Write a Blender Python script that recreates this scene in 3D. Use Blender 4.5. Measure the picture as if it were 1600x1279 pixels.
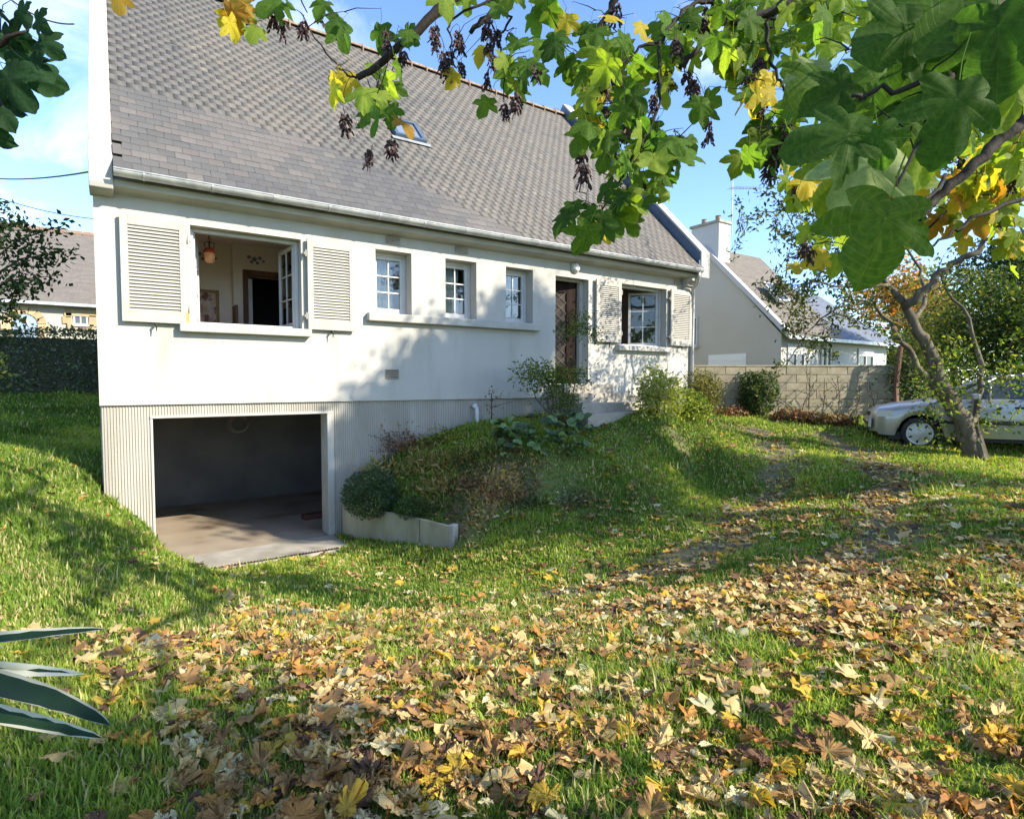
import bpy, bmesh, math, random
import numpy as np
from mathutils import Vector, Matrix
R = math.radians
rng = np.random.default_rng(7)
random.seed(7)
scn = bpy.context.scene
col = scn.collection
for o in list(bpy.data.objects):
    bpy.data.objects.remove(o)

# ------------------------------------------------------------------ camera
# house axes: X along the facade, Y into the house, Z up; camera is the origin height
F = 905.8; YAW = R(34.31); PIT = R(2.635)
CAM = np.array([0.0, -9.0, 0.0])
FW = np.array([math.sin(YAW)*math.cos(PIT), math.cos(YAW)*math.cos(PIT), -math.sin(PIT)])
RT = np.array([math.cos(YAW), -math.sin(YAW), 0.0]); UP = np.cross(RT, FW)
cd = bpy.data.cameras.new('camera'); cam = bpy.data.objects.new('camera', cd); col.objects.link(cam)
cd.sensor_fit = 'HORIZONTAL'; cd.sensor_width = 36; cd.lens = F/1600*36
cd.clip_start = 0.05; cd.clip_end = 3000
cam.location = CAM; cam.rotation_euler = (math.pi/2-PIT, 0, -YAW)
scn.camera = cam
def W(px, py, d):                       # a point seen at px, py, d metres ahead
    return CAM + (FW + RT*(px-800)/F - UP*(py-639.5)/F)*d
def onZ(px, py, z):
    r = FW + RT*(px-800)/F - UP*(py-639.5)/F
    return CAM + r*(z-CAM[2])/r[2]

# ------------------------------------------------------------------ light
SUN_AZ = 30; SUN_EL = 30                # degrees right of the facade's normal, above the horizon
SD = np.array([math.sin(R(SUN_AZ))*math.cos(R(SUN_EL)), -math.cos(R(SUN_AZ))*math.cos(R(SUN_EL)), math.sin(R(SUN_EL))])
ld = bpy.data.lights.new('sun', 'SUN'); ld.energy = 3.9; ld.angle = R(0.53); ld.color = (1, .90, .74)
sun = bpy.data.objects.new('sun', ld); col.objects.link(sun)
sun.rotation_euler = Vector(SD).to_track_quat('Z', 'Y').to_euler(); sun.location = (20, -30, 30)
wd = bpy.data.worlds.new('World'); scn.world = wd; wd.use_nodes = True
nt = wd.node_tree; nt.nodes.clear()
def N(t, typ, **k):
    n = t.nodes.new(typ)
    for a, b in k.items():
        if a.startswith('i_'): n.inputs[a[2:].replace('_', ' ')].default_value = b
        else: setattr(n, a, b)
    return n
sky = N(nt, 'ShaderNodeTexSky'); sky.sky_type = 'NISHITA'; sky.sun_disc = False
sky.sun_elevation = R(SUN_EL); sky.sun_rotation = math.atan2(SD[0], SD[1]); sky.altitude = 50
sky.air_density = 1.0; sky.dust_density = .3; sky.ozone_density = 2.5
tc = N(nt, 'ShaderNodeTexCoord'); mp = N(nt, 'ShaderNodeMapping'); mp.inputs['Scale'].default_value = (1, 1, 2.6); mp.inputs['Location'].default_value = (.35, .1, .2)
nz = N(nt, 'ShaderNodeTexNoise'); nz.inputs['Scale'].default_value = 2.3; nz.inputs['Detail'].default_value = 9; nz.inputs['Roughness'].default_value = .58; nz.inputs['Distortion'].default_value = .5
rp = N(nt, 'ShaderNodeValToRGB'); rp.color_ramp.elements[0].position = .52; rp.color_ramp.elements[1].position = .80
rp.color_ramp.elements[1].color = (.8, .8, .8, 1)
mx = N(nt, 'ShaderNodeMixRGB'); mx.inputs[2].default_value = (6.2, 6.4, 6.8, 1)
bg = N(nt, 'ShaderNodeBackground'); bg.inputs[1].default_value = .14
ow = N(nt, 'ShaderNodeOutputWorld')
L = nt.links.new
L(tc.outputs['Generated'], mp.inputs[0]); L(mp.outputs[0], nz.inputs['Vector']); L(nz.outputs['Fac'], rp.inputs[0])
L(rp.outputs[0], mx.inputs[0]); ti = N(nt, 'ShaderNodeMixRGB'); ti.blend_type = 'MULTIPLY'; ti.inputs[0].default_value = 1; ti.inputs[2].default_value = (.85, .94, 1.09, 1); L(sky.outputs[0], ti.inputs[1]); L(ti.outputs[0], mx.inputs[1]); L(mx.outputs[0], bg.inputs[0]); L(bg.outputs[0], ow.inputs[0])
vs = scn.view_settings; vs.view_transform = 'Standard'; vs.look = 'None'; vs.gamma = 1; vs.use_curve_mapping = False
vs.exposure = 1.38

# ------------------------------------------------------------------ helpers
class MB:
    def __init__(s): s.v = []; s.f = []; s.m = []; s.cm = 0
    def add(s, vs, fs):
        b = len(s.v); s.v += [tuple(map(float, p)) for p in vs]
        for f in fs: s.f.append([b+i for i in f]); s.m.append(s.cm)
        return s
    def box(s, x0, x1, y0, y1, z0, z1):
        return s.add([(x, y, z) for x in (x0, x1) for y in (y0, y1) for z in (z0, z1)],
                     [(0,1,3,2), (4,6,7,5), (0,4,5,1), (2,3,7,6), (0,2,6,4), (1,5,7,3)])
    def obox(s, c, a, b, d):            # centre and three half-vectors
        c, a, b, d = map(np.array, (c, a, b, d))
        return s.add([c+i*a+j*b+k*d for i in (-1,1) for j in (-1,1) for k in (-1,1)],
                     [(0,1,3,2), (4,6,7,5), (0,4,5,1), (2,3,7,6), (0,2,6,4), (1,5,7,3)])
    def tube(s, pts, rad, n=6, cap=True):
        pts = [np.array(p, float) for p in pts]
        if not hasattr(rad, '__len__'): rad = [rad]*len(pts)
        t0 = pts[1]-pts[0]; t0 = t0/(np.linalg.norm(t0)+1e-9)
        ref = np.array([0, 0, 1.]) if abs(t0[2]) < .9 else np.array([1., 0, 0])
        a = np.cross(t0, ref); a /= np.linalg.norm(a)
        vs = []
        for i, p in enumerate(pts):
            t = pts[min(i+1, len(pts)-1)]-pts[max(i-1, 0)]; t = t/(np.linalg.norm(t)+1e-9)
            a = a-t*(a@t); a /= np.linalg.norm(a)+1e-9; b = np.cross(t, a)
            for k in range(n):
                w = 2*math.pi*k/n; vs.append(p+rad[i]*(a*math.cos(w)+b*math.sin(w)))
        fs = [(i*n+k, i*n+(k+1) % n, (i+1)*n+(k+1) % n, (i+1)*n+k) for i in range(len(pts)-1) for k in range(n)]
        if cap: fs += [tuple(range(n))[::-1], tuple((len(pts)-1)*n+k for k in range(n))]
        return s.add(vs, fs)
    def lathe(s, prof, c, ax=(0, 0, 1), n=16):      # prof: (radius, height) along ax
        ax = np.array(ax, float); ax /= np.linalg.norm(ax)
        ref = np.array([0, 0, 1.]) if abs(ax[2]) < .9 else np.array([1., 0, 0])
        a = np.cross(ax, ref); a /= np.linalg.norm(a); b = np.cross(ax, a); c = np.array(c, float)
        vs = [c+ax*h+r*(a*math.cos(2*math.pi*k/n)+b*math.sin(2*math.pi*k/n)) for r, h in prof for k in range(n)]
        fs = [(i*n+k, i*n+(k+1) % n, (i+1)*n+(k+1) % n, (i+1)*n+k) for i in range(len(prof)-1) for k in range(n)]
        fs += [tuple(range(n))[::-1], tuple((len(prof)-1)*n+k for k in range(n))]
        return s.add(vs, fs)
    def prism(s, prof, x0, x1):          # (y, z) outline swept along X
        n = len(prof)
        vs = [(x0, y, z) for y, z in prof]+[(x1, y, z) for y, z in prof]
        return s.add(vs, [(i, (i+1) % n, n+(i+1) % n, n+i) for i in range(n)]+[tuple(range(n))[::-1], tuple(range(n, 2*n))])
    def build(s, name, mat, parent=None, smooth=False, bevel=0, kind=None):
        me = bpy.data.meshes.new(name); me.from_pydata(s.v, [], s.f)
        bm = bmesh.new(); bm.from_mesh(me); bmesh.ops.recalc_face_normals(bm, faces=bm.faces); bm.to_mesh(me); bm.free()
        for m in (mat if isinstance(mat, (list, tuple)) else [mat]): me.materials.append(m)
        if isinstance(mat, (list, tuple)): me.polygons.foreach_set('material_index', s.m)
        if smooth: me.polygons.foreach_set('use_smooth', [True]*len(me.polygons))
        return link(name, me, parent, bevel, kind)
def link(name, me, parent=None, bevel=0, kind=None):
    o = bpy.data.objects.new(name, me); col.objects.link(o)
    if parent:
        o.parent = parent
        p = parent; off = Vector((0, 0, 0))
        while p: off += p.location; p = p.parent
        o.location = -off
    if bevel:
        b = o.modifiers.new('bevel', 'BEVEL'); b.width = bevel; b.segments = 2; b.limit_method = 'ANGLE'
    if kind: o['kind'] = kind
    return o
def thing(name, label, cat, loc=(0, 0, 0), group=None):
    o = bpy.data.objects.new(name, None); col.objects.link(o); o.location = loc; o.empty_display_size = .2
    return tag(o, label, cat, group)
def tag(o, label, cat, group=None):
    o['label'] = label; o['category'] = cat
    if group: o['group'] = group
    return o
def npmesh(name, V, Fq, mats, mi=None, parent=None, kind=None, attr=None, smooth=False):
    """V (n,3), Fq (m,k) same-size faces"""
    me = bpy.data.meshes.new(name); n, k = Fq.shape
    me.vertices.add(len(V)); me.vertices.foreach_set('co', np.ascontiguousarray(V, np.float32).ravel())
    me.loops.add(n*k); me.loops.foreach_set('vertex_index', np.ascontiguousarray(Fq, np.int32).ravel())
    me.polygons.add(n); me.polygons.foreach_set('loop_start', np.arange(0, n*k, k, dtype=np.int32))
    for m in (mats if isinstance(mats, (list, tuple)) else [mats]): me.materials.append(m)
    if mi is not None: me.polygons.foreach_set('material_index', np.ascontiguousarray(mi, np.int32))
    if smooth: me.polygons.foreach_set('use_smooth', np.ones(n, bool))
    if attr:
        for nm, a in attr.items():
            at = me.attributes.new(nm, 'FLOAT', 'POINT'); at.data.foreach_set('value', np.ascontiguousarray(a, np.float32))
    me.update(calc_edges=True)
    return link(name, me, parent, 0, kind)

# ------------------------------------------------------------------ materials
def mat(name, c1, c2=None, scale=4, rough=.8, bump=0, bscale=80, spec=.3, metal=0, stretch=(1, 1, 1), detail=6, lo=.35, hi=.65, c3=None, s3=1.0, lo3=.55, hi3=.7, rnd=0, coat=0):
    m = bpy.data.materials.new(name); m.use_nodes = True; t = m.node_tree; P = t.nodes['Principled BSDF']
    P.inputs['Roughness'].default_value = rough; P.inputs['Specular IOR Level'].default_value = spec; P.inputs['Metallic'].default_value = metal
    if coat: P.inputs['Coat Weight'].default_value = coat
    tc = N(t, 'ShaderNodeTexCoord'); mp = N(t, 'ShaderNodeMapping'); mp.inputs['Scale'].default_value = stretch
    t.links.new(tc.outputs['Object'], mp.inputs[0])
    out = None
    if c2:
        nz = N(t, 'ShaderNodeTexNoise'); nz.inputs['Scale'].default_value = scale; nz.inputs['Detail'].default_value = detail
        t.links.new(mp.outputs[0], nz.inputs['Vector'])
        r = N(t, 'ShaderNodeMapRange'); r.inputs[1].default_value = lo; r.inputs[2].default_value = hi
        t.links.new(nz.outputs['Fac'], r.inputs[0])
        mx = N(t, 'ShaderNodeMixRGB'); mx.inputs[1].default_value = (*c1, 1); mx.inputs[2].default_value = (*c2, 1)
        t.links.new(r.outputs[0], mx.inputs[0]); out = mx.outputs[0]
        if c3:
            n3 = N(t, 'ShaderNodeTexNoise'); n3.inputs['Scale'].default_value = s3; n3.inputs['Detail'].default_value = 8
            t.links.new(mp.outputs[0], n3.inputs['Vector'])
            r3 = N(t, 'ShaderNodeMapRange'); r3.inputs[1].default_value = lo3; r3.inputs[2].default_value = hi3
            t.links.new(n3.outputs['Fac'], r3.inputs[0])
            m3 = N(t, 'ShaderNodeMixRGB'); m3.inputs[2].default_value = (*c3, 1)
            t.links.new(r3.outputs[0], m3.inputs[0]); t.links.new(out, m3.inputs[1]); out = m3.outputs[0]
    if rnd:
        oi = N(t, 'ShaderNodeObjectInfo'); hv = N(t, 'ShaderNodeHueSaturation')
        rr = N(t, 'ShaderNodeMapRange'); rr.inputs[3].default_value = 1-rnd; rr.inputs[4].default_value = 1+rnd
        t.links.new(oi.outputs['Random'], rr.inputs[0]); t.links.new(rr.outputs[0], hv.inputs['Value'])
        if out: t.links.new(out, hv.inputs['Color'])
        else: hv.inputs['Color'].default_value = (*c1, 1)
        out = hv.outputs[0]
    if out: t.links.new(out, P.inputs['Base Color'])
    else: P.inputs['Base Color'].default_value = (*c1, 1)
    if bump:
        nb = N(t, 'ShaderNodeTexNoise'); nb.inputs['Scale'].default_value = bscale; nb.inputs['Detail'].default_value = 5
        t.links.new(mp.outputs[0], nb.inputs['Vector'])
        b = N(t, 'ShaderNodeBump'); b.inputs['Strength'].default_value = bump; b.inputs['Distance'].default_value = .01
        t.links.new(nb.outputs['Fac'], b.inputs['Height']); t.links.new(b.outputs[0], P.inputs['Normal'])
    return m
def leafmat(name, c, c2=None, tr=.45, rough=.5, scale=9, vein=None, ct=None, spec=.15, spot=None):
    m = bpy.data.materials.new(name); m.use_nodes = True; t = m.node_tree; P = t.nodes['Principled BSDF']; O = t.nodes['Material Output']
    P.inputs['Roughness'].default_value = rough; P.inputs['Specular IOR Level'].default_value = spec
    tc = N(t, 'ShaderNodeTexCoord'); nz = N(t, 'ShaderNodeTexNoise'); nz.inputs['Scale'].default_value = scale; nz.inputs['Detail'].default_value = 5
    t.links.new(tc.outputs['Object'], nz.inputs['Vector'])
    r = N(t, 'ShaderNodeMapRange'); r.inputs[1].default_value = .38; r.inputs[2].default_value = .62; t.links.new(nz.outputs['Fac'], r.inputs[0])
    mx = N(t, 'ShaderNodeMixRGB'); mx.inputs[1].default_value = (*c, 1); mx.inputs[2].default_value = (*(c2 or [x*.7 for x in c]), 1)
    t.links.new(r.outputs[0], mx.inputs[0]); out = mx.outputs[0]
    oi = N(t, 'ShaderNodeObjectInfo'); hv = N(t, 'ShaderNodeHueSaturation')
    rr = N(t, 'ShaderNodeMapRange'); rr.inputs[3].default_value = .75; rr.inputs[4].default_value = 1.3
    t.links.new(oi.outputs['Random'], rr.inputs[0]); t.links.new(rr.outputs[0], hv.inputs['Value']); t.links.new(out, hv.inputs['Color']); out = hv.outputs[0]
    if spot:
        n4 = N(t, 'ShaderNodeTexNoise'); n4.inputs['Scale'].default_value = 3.2*scale; n4.inputs['Detail'].default_value = 3; t.links.new(tc.outputs['Object'], n4.inputs['Vector'])
        r4 = N(t, 'ShaderNodeMapRange'); r4.inputs[1].default_value = .66; r4.inputs[2].default_value = .72; t.links.new(n4.outputs['Fac'], r4.inputs[0])
        m4 = N(t, 'ShaderNodeMixRGB'); m4.inputs[2].default_value = (*spot, 1); t.links.new(r4.outputs[0], m4.inputs[0]); t.links.new(out, m4.inputs[1]); out = m4.outputs[0]
    if vein:
        at = N(t, 'ShaderNodeAttribute'); at.attribute_name = 'vein'
        r2 = N(t, 'ShaderNodeMapRange'); r2.inputs[1].default_value = .93; r2.inputs[2].default_value = 1.0
        t.links.new(at.outputs['Fac'], r2.inputs[0])
        m2 = N(t, 'ShaderNodeMixRGB'); m2.inputs[2].default_value = (*vein, 1); t.links.new(r2.outputs[0], m2.inputs[0]); t.links.new(out, m2.inputs[1]); out = m2.outputs[0]
    if vein:                             # fine side veins, feathered off the main ribs
        ar = N(t, 'ShaderNodeAttribute'); ar.attribute_name = 'rad'
        w1 = N(t, 'ShaderNodeMath', operation='MULTIPLY'); w1.inputs[1].default_value = 74; t.links.new(ar.outputs['Fac'], w1.inputs[0])
        w2 = N(t, 'ShaderNodeMath', operation='MULTIPLY_ADD'); w2.inputs[1].default_value = 24; t.links.new(at.outputs['Fac'], w2.inputs[0]); t.links.new(w1.outputs[0], w2.inputs[2])
        w3 = N(t, 'ShaderNodeMath', operation='SINE'); t.links.new(w2.outputs[0], w3.inputs[0])
        r5 = N(t, 'ShaderNodeMapRange'); r5.inputs[1].default_value = .72; r5.inputs[2].default_value = 1.0; r5.inputs[4].default_value = .22; t.links.new(w3.outputs[0], r5.inputs[0])
        m5 = N(t, 'ShaderNodeMixRGB'); m5.inputs[2].default_value = (*vein, 1); t.links.new(r5.outputs[0], m5.inputs[0]); t.links.new(out, m5.inputs[1]); out = m5.outputs[0]
        bp = N(t, 'ShaderNodeBump'); bp.inputs['Strength'].default_value = .35; bp.inputs['Distance'].default_value = .004; bp.invert = True
        t.links.new(r5.outputs[0], bp.inputs['Height']); t.links.new(bp.outputs[0], P.inputs['Normal'])
    t.links.new(out, P.inputs['Base Color'])
    if tr:
        T = N(t, 'ShaderNodeBsdfTranslucent'); ms = N(t, 'ShaderNodeMixShader'); ms.inputs[0].default_value = tr
        g = N(t, 'ShaderNodeMixRGB'); g.blend_type = 'MULTIPLY'; g.inputs[0].default_value = 1; g.inputs[2].default_value = (*(ct or (1.9, 1.8, .8)), 1)
        t.links.new(out, g.inputs[1]); t.links.new(g.outputs[0], T.inputs[0])
        t.links.new(P.outputs[0], ms.inputs[1]); t.links.new(T.outputs[0], ms.inputs[2]); t.links.new(ms.outputs[0], O.inputs[0])
    return m
def glassmat(name, tint=(.75, .8, .82), fac=.72):
    m = bpy.data.materials.new(name); m.use_nodes = True; t = m.node_tree; t.nodes.clear()
    g = N(t, 'ShaderNodeBsdfGlossy'); g.inputs['Roughness'].default_value = .02
    tr = N(t, 'ShaderNodeBsdfTransparent'); tr.inputs[0].default_value = (*tint, 1)
    fr = N(t, 'ShaderNodeFresnel'); fr.inputs[0].default_value = 1.5
    ad = N(t, 'ShaderNodeMath'); ad.operation = 'MULTIPLY'; ad.inputs[1].default_value = 1.6
    ms = N(t, 'ShaderNodeMixShader'); o = N(t, 'ShaderNodeOutputMaterial')
    t.links.new(fr.outputs[0], ad.inputs[0]); t.links.new(ad.outputs[0], ms.inputs[0]); t.links.new(tr.outputs[0], ms.inputs[1]); t.links.new(g.outputs[0], ms.inputs[2]); t.links.new(ms.outputs[0], o.inputs[0])
    return m
M = {}
M['render'] = mat('cream_render', (.455, .442, .398), (.42, .407, .365), 2.2, .9, .45, 160, .15, stretch=(1, 1, .22), c3=(.35, .335, .28), s3=3.0, lo3=.54, hi3=.82)
M['trimwhite'] = mat('white_render_trim', (.44, .43, .385), (.375, .36, .32), 3, .85, .15, 120, .2)
M['plinth'] = mat('ribbed_render', (.40, .38, .335), (.33, .31, .265), 2.2, .9, .3, 150, .15, stretch=(1, 1, .3), c3=(.26, .245, .2), s3=1.4, lo3=.62, hi3=.85)
M['concrete'] = mat('pale_concrete', (.40, .37, .31), (.29, .265, .22), 3.5, .9, .4, 60, .2, c3=(.22, .2, .15), s3=2.2, lo3=.58, hi3=.78)
M['mossconcrete'] = mat('weathered_concrete', (.42, .38, .26), (.30, .27, .175), 3, .92, .5, 50, .15, stretch=(1, 1, .4), c3=(.16, .16, .08), s3=3, lo3=.57, hi3=.75)
M['gfloor'] = mat('brown_floor', (.36, .30, .225), (.26, .21, .15), 1.3, .75, .2, 40, .3, c3=(.16, .115, .08), s3=1.3, lo3=.55, hi3=.75)
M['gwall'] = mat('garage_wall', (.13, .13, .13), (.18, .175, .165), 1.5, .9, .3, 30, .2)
M['shutter'] = mat('shutter_paint', (.40, .38, .335), (.355, .335, .29), 6, .6, .1, 90, .35, c3=(.32, .29, .24), s3=9, lo3=.66, hi3=.74)
M['joinery'] = mat('white_joinery', (.54, .54, .53), (.48, .475, .455), 5, .45, 0, 60, .4)
M['zinc'] = mat('zinc_gutter', (.48, .50, .50), (.34, .36, .36), 5, .45, .1, 60, .5, metal=.55, c3=(.60, .60, .57), s3=6, lo3=.5, hi3=.75)
M['bluezinc'] = mat('blue_zinc', (.055, .085, .13), (.09, .13, .19), 4, .5, 0, 60, .5, metal=.2)
M['iron'] = mat('dark_iron', (.03, .03, .03), (.06, .045, .035), 20, .6, 0, 60, .4, metal=.5)
M['rust'] = mat('rust', (.45, .20, .05), (.5, .33, .12), 12, .9)
M['door'] = mat('brown_door', (.014, .008, .006), (.024, .014, .010), 12, .6, .1, 60, .08, stretch=(1, 1, .1))
M['grille'] = mat('door_lattice', (.16, .14, .12), (.11, .095, .08), 10, .6)
M['glass'] = glassmat('window_glass')
M['curtain'] = mat('curtain', (.62, .64, .62), (.5, .52, .5), 8, .9)
M['roomwall'] = mat('room_wallpaper', (.80, .73, .62), (.76, .68, .57), 3, .9)
M['ceil'] = mat('room_ceiling', (.72, .64, .56))
M['woodbrown'] = mat('brown_wood', (.16, .075, .04), (.10, .045, .025), 8, .6, stretch=(1, 1, .15))
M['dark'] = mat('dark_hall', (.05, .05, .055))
M['slate'] = [mat('slate_%s' % n, a, b, 7, .62, .35, 45, .35, c3=c, s3=9, lo3=.60, hi3=.78, rnd=.09) for n, a, b, c in (
    ('grey', (.105, .101, .094), (.092, .089, .084), (.20, .19, .16)),
    ('brown', (.132, .120, .106), (.113, .103, .092), (.25, .23, .19)),
    ('dark', (.086, .084, .081), (.096, .093, .09), (.165, .16, .14)),
    ('pale', (.142, .128, .113), (.122, .111, .098), (.28, .255, .21)))]
M['slateedge'] = mat('slate_edge_lit_lichen', (.17, .16, .138), (.115, .11, .10), 14, .9)  # paler than the slates: sunlit edges put into the colour, with lichen
M['clay'] = mat('clay_ridge', (.25, .15, .10), (.21, .16, .12), 7, .85, .2, 40, c3=(.28, .25, .19), s3=9)
M['soil'] = mat('dark_soil', (.055, .038, .024), (.09, .062, .04), 9, 1, .6, 25, .1)
# ------------------------------------------------------------------ ground shape
def vn(x, y, s=1.0, seed=0):            # smooth value noise, 0..1
    x = np.asarray(x, float)*s+seed*17.3; y = np.asarray(y, float)*s+seed*9.1
    xi = np.floor(x).astype(np.int64); yi = np.floor(y).astype(np.int64); fx = x-xi; fy = y-yi
    fx = fx*fx*(3-2*fx); fy = fy*fy*(3-2*fy)
    def h(a, b):
        n = (a*374761393+b*668265263) & 0x7fffffff; n = ((n ^ (n >> 13))*1274126177) & 0x7fffffff
        return ((n ^ (n >> 16)) & 0xffff)/65535.
    return (h(xi, yi)*(1-fx)+h(xi+1, yi)*fx)*(1-fy)+(h(xi, yi+1)*(1-fx)+h(xi+1, yi+1)*fx)*fy
CP = [(-1.42, 2.17, -1.0), (-.25, .1, -1.28), (.05, -.05, -1.58), (.3, -.05, -1.9), (-.55, -1.9, -1.25), (-.75, -3.3, -1.35), (-.29, -3.43, -1.5), (.25, -3.48, -1.75), (.1, -1.2, -1.75), (.45, -.7, -2.25),
      (-.58, -4.72, -1.45), (.44, -3.94, -1.8), (1.32, -1.66, -2.28), (2.2, -1.9, -2.30), (2.11, -3.7, -2.2), (1.52, -5.17, -1.75), (.36, -4.83, -1.65), (2.88, -6.31, -1.65), (3.81, -5.44, -1.95), (3.7, -2.72, -2.2),
      (4.86, -3.35, -2.0), (8.15, -2.8, -1.6), (9.98, -2.56, -1.25), (9.73, -3.57, -1.35), (7.6, -4.77, -1.75), (5.44, -5.99, -1.75), (4.47, -6.53, -1.62), (4.73, -5.42, -1.9), (7.01, -6.76, -1.5),
      (12.91, -5.08, -1.4), (12.63, -4.11, -1.3), (14.79, -5.18, -1.3), (13.71, -1.17, -.85), (12.06, .2, -.75), (15.71, -2.47, -.9), (7.49, -1.34, -.69), (9.3, -.2, -.62), (5.67, -1.6, -.95), (4.68, -1.45, -1.4),
      (5.48, -2.32, -1.5), (7.17, -2.27, -1.2), (6.15, -3.24, -1.8), (-1.03, 4.16, -1.05), (-1.39, 9.27, -.35), (3.97, -1.52, -1.75), (8.09, -2.1, -.75), (4.06, -.05, -1.08), (5.4, -.05, -.76), (6.4, -.05, -.6), (7.0, -.6, -.64),
      (.6, -.1, -2.42), (.7, -.5, -2.42), (1.5, -.1, -2.42), (2.6, -.1, -2.42), (1.5, -.7, -2.42), (2.5, -.75, -2.42), (2.3, -1.3, -2.38), (3.0, -1.2, -2.36), (3.5, -2.1, -2.3),
      (3.05, -.25, -1.85), (3.4, -.9, -1.85), (3.85, -1.75, -1.88), (4.0, -2.3, -2.05), (3.3, -.05, -1.6), (3.7, -.5, -1.4),
      (0, -9, -1.55), (-3, -9, -1.45), (3, -9, -1.55), (0, -7, -1.55), (6, -9, -1.5), (10, -8, -1.42), (-3, -5, -1.3), (-4, -1, -1.0), (-4, 4, -.8), (0, -12, -1.55), (8, -13, -1.5), (14, -9, -1.4), (18, -6, -1.35), (18, 2, -1.0), (-8, 2, -.6), (-8, -8, -1.3), (-6, 10, -.3), (12, 8, -.6), (0, 13, -.2), (12, 13, -.4), (14, -16, -1.5), (-6, -16, -1.4), (22, -14, -1.4)]
CP = np.array(CP)
def _tps(d2): return np.where(d2 > 1e-12, .5*d2*np.log(d2+1e-12), 0)
_n = len(CP); _A = np.zeros((_n+3, _n+3))
_A[:_n, :_n] = _tps(((CP[:, None, :2]-CP[None, :, :2])**2).sum(2))+np.eye(_n)*.003
_A[:_n, _n] = 1; _A[:_n, _n+1:] = CP[:, :2]; _A[_n:, :_n] = _A[:_n, _n:].T
_w = np.linalg.solve(_A, np.r_[CP[:, 2], 0, 0, 0])
def gz(x, y):
    x = np.asarray(x, float); y = np.asarray(y, float); sh = x.shape; X = x.ravel(); Y = y.ravel()
    cx = np.clip(X, -9, 23); cy = np.clip(Y, -17, 14)
    out = np.empty(len(X))
    for i in range(0, len(X), 20000):
        a, b = cx[i:i+20000], cy[i:i+20000]
        out[i:i+20000] = _tps((a[:, None]-CP[:, 0])**2+(b[:, None]-CP[:, 1])**2)@_w[:_n]+_w[_n]+_w[_n+1]*a+_w[_n+2]*b
    out += (vn(X, Y, 1.1)-.5)*.09+(vn(X, Y, 3.3, 2)-.5)*.05
    m = (X > .42) & (X < 2.74) & (Y > -.78) & (Y < .2); out[m] = np.minimum(out[m], -2.44)
    m = (Y > -.02) & (X > -.16) & (X < 11.3); out[m] = np.minimum(out[m], -2.5)
    sd = (X-2.86)*.909+(Y+.1)*.417; al = (X-2.86)*.417-(Y+.1)*.909
    m = (sd < .13) & (sd > -1.0) & (al > -.1) & (al < 2.25); out[m] = np.minimum(out[m], -2.42+al[m]*.055+vn(X[m], Y[m], 4)*.04)
    m = (X > 2.74) & (X < 2.9) & (Y > -.1) & (Y <= 0); out[m] = np.minimum(out[m], -2.0)
    return out.reshape(sh)
def gzs(x, y): return float(gz(np.array([x]), np.array([y]))[0])
# the two worn wheel tracks and bare soil of the bed, 0..1
TR = [np.array([(11.3, -1.7), (10.2, -2.9), (9.0, -3.6), (7.4, -4.2), (6.0, -4.7), (4.9, -4.9), (3.6, -4.6)]),
      np.array([(12.4, -2.6), (11.3, -3.9), (9.8, -4.9), (8.2, -5.6), (6.6, -6.2), (5.2, -6.3)])]
def segd(x, y, P):
    d = np.full(x.shape, 1e9)
    for a, b in zip(P[:-1], P[1:]):
        ab = b-a; t = np.clip(((x-a[0])*ab[0]+(y-a[1])*ab[1])/(ab@ab), 0, 1)
        d = np.minimum(d, np.hypot(x-a[0]-t*ab[0], y-a[1]-t*ab[1]))
    return d
def dirt(x, y):
    x = np.asarray(x, float); y = np.asarray(y, float)
    n = vn(x, y, 1.7, 5)*.6+vn(x, y, 5, 6)*.4
    d = np.minimum(segd(x, y, TR[0]), segd(x, y, TR[1])*1.05)
    t = np.clip(1.25-d/.50+(n-.5)*1.7, 0, 1)*.85
    bed = np.clip(1.25-np.hypot((x-4.55)/1.25, (y+1.75)/1.15)*1.3+(n-.5)*1.2, 0, 1)
    bed = np.maximum(bed, np.clip(1.5-np.hypot((x-6.0)/1.5, (y+2.55)/.62)*1.2+(n-.5)*1.6, 0, 1)*.25)
    lf = np.clip((n-.62)*4, 0, 1)*.5
    return np.clip(np.maximum(np.maximum(t, bed), lf), 0, 1)

def gmat():
    m = mat('lawn_ground', (.075, .115, .022), (.12, .14, .036), 3, 1, .6, 30, .1)
    t = m.node_tree; P = t.nodes['Principled BSDF']; src = P.inputs['Base Color'].links[0].from_socket
    at = N(t, 'ShaderNodeAttribute'); at.attribute_name = 'dirt'
    nz = N(t, 'ShaderNodeTexNoise'); nz.inputs['Scale'].default_value = 14; nz.inputs['Detail'].default_value = 8
    tcn = N(t, 'ShaderNodeTexCoord'); t.links.new(tcn.outputs['Object'], nz.inputs['Vector'])
    dm = N(t, 'ShaderNodeMixRGB'); dm.inputs[1].default_value = (.13, .105, .055, 1); dm.inputs[2].default_value = (.24, .195, .125, 1)
    t.links.new(nz.outputs['Fac'], dm.inputs[0])
    mx = N(t, 'ShaderNodeMixRGB'); t.links.new(at.outputs['Fac'], mx.inputs[0]); t.links.new(src, mx.inputs[1]); t.links.new(dm.outputs[0], mx.inputs[2])
    t.links.new(mx.outputs[0], P.inputs['Base Color'])
    return m
M['ground'] = gmat()
def axis(lo, hi, step, far):
    a = list(np.arange(lo, hi+1e-6, step)); s = step; p = hi
    while p < far: s *= 1.35; p += s; a.append(p)
    s = step; p = lo; b = []
    while p > -far: s *= 1.35; p -= s; b.append(p)
    return np.array(b[::-1]+a)
gx = axis(-4, 17, .1, 900); gy = axis(-10, 3, .1, 900)
GX, GY = np.meshgrid(gx, gy); GZ = gz(GX, GY)
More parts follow.
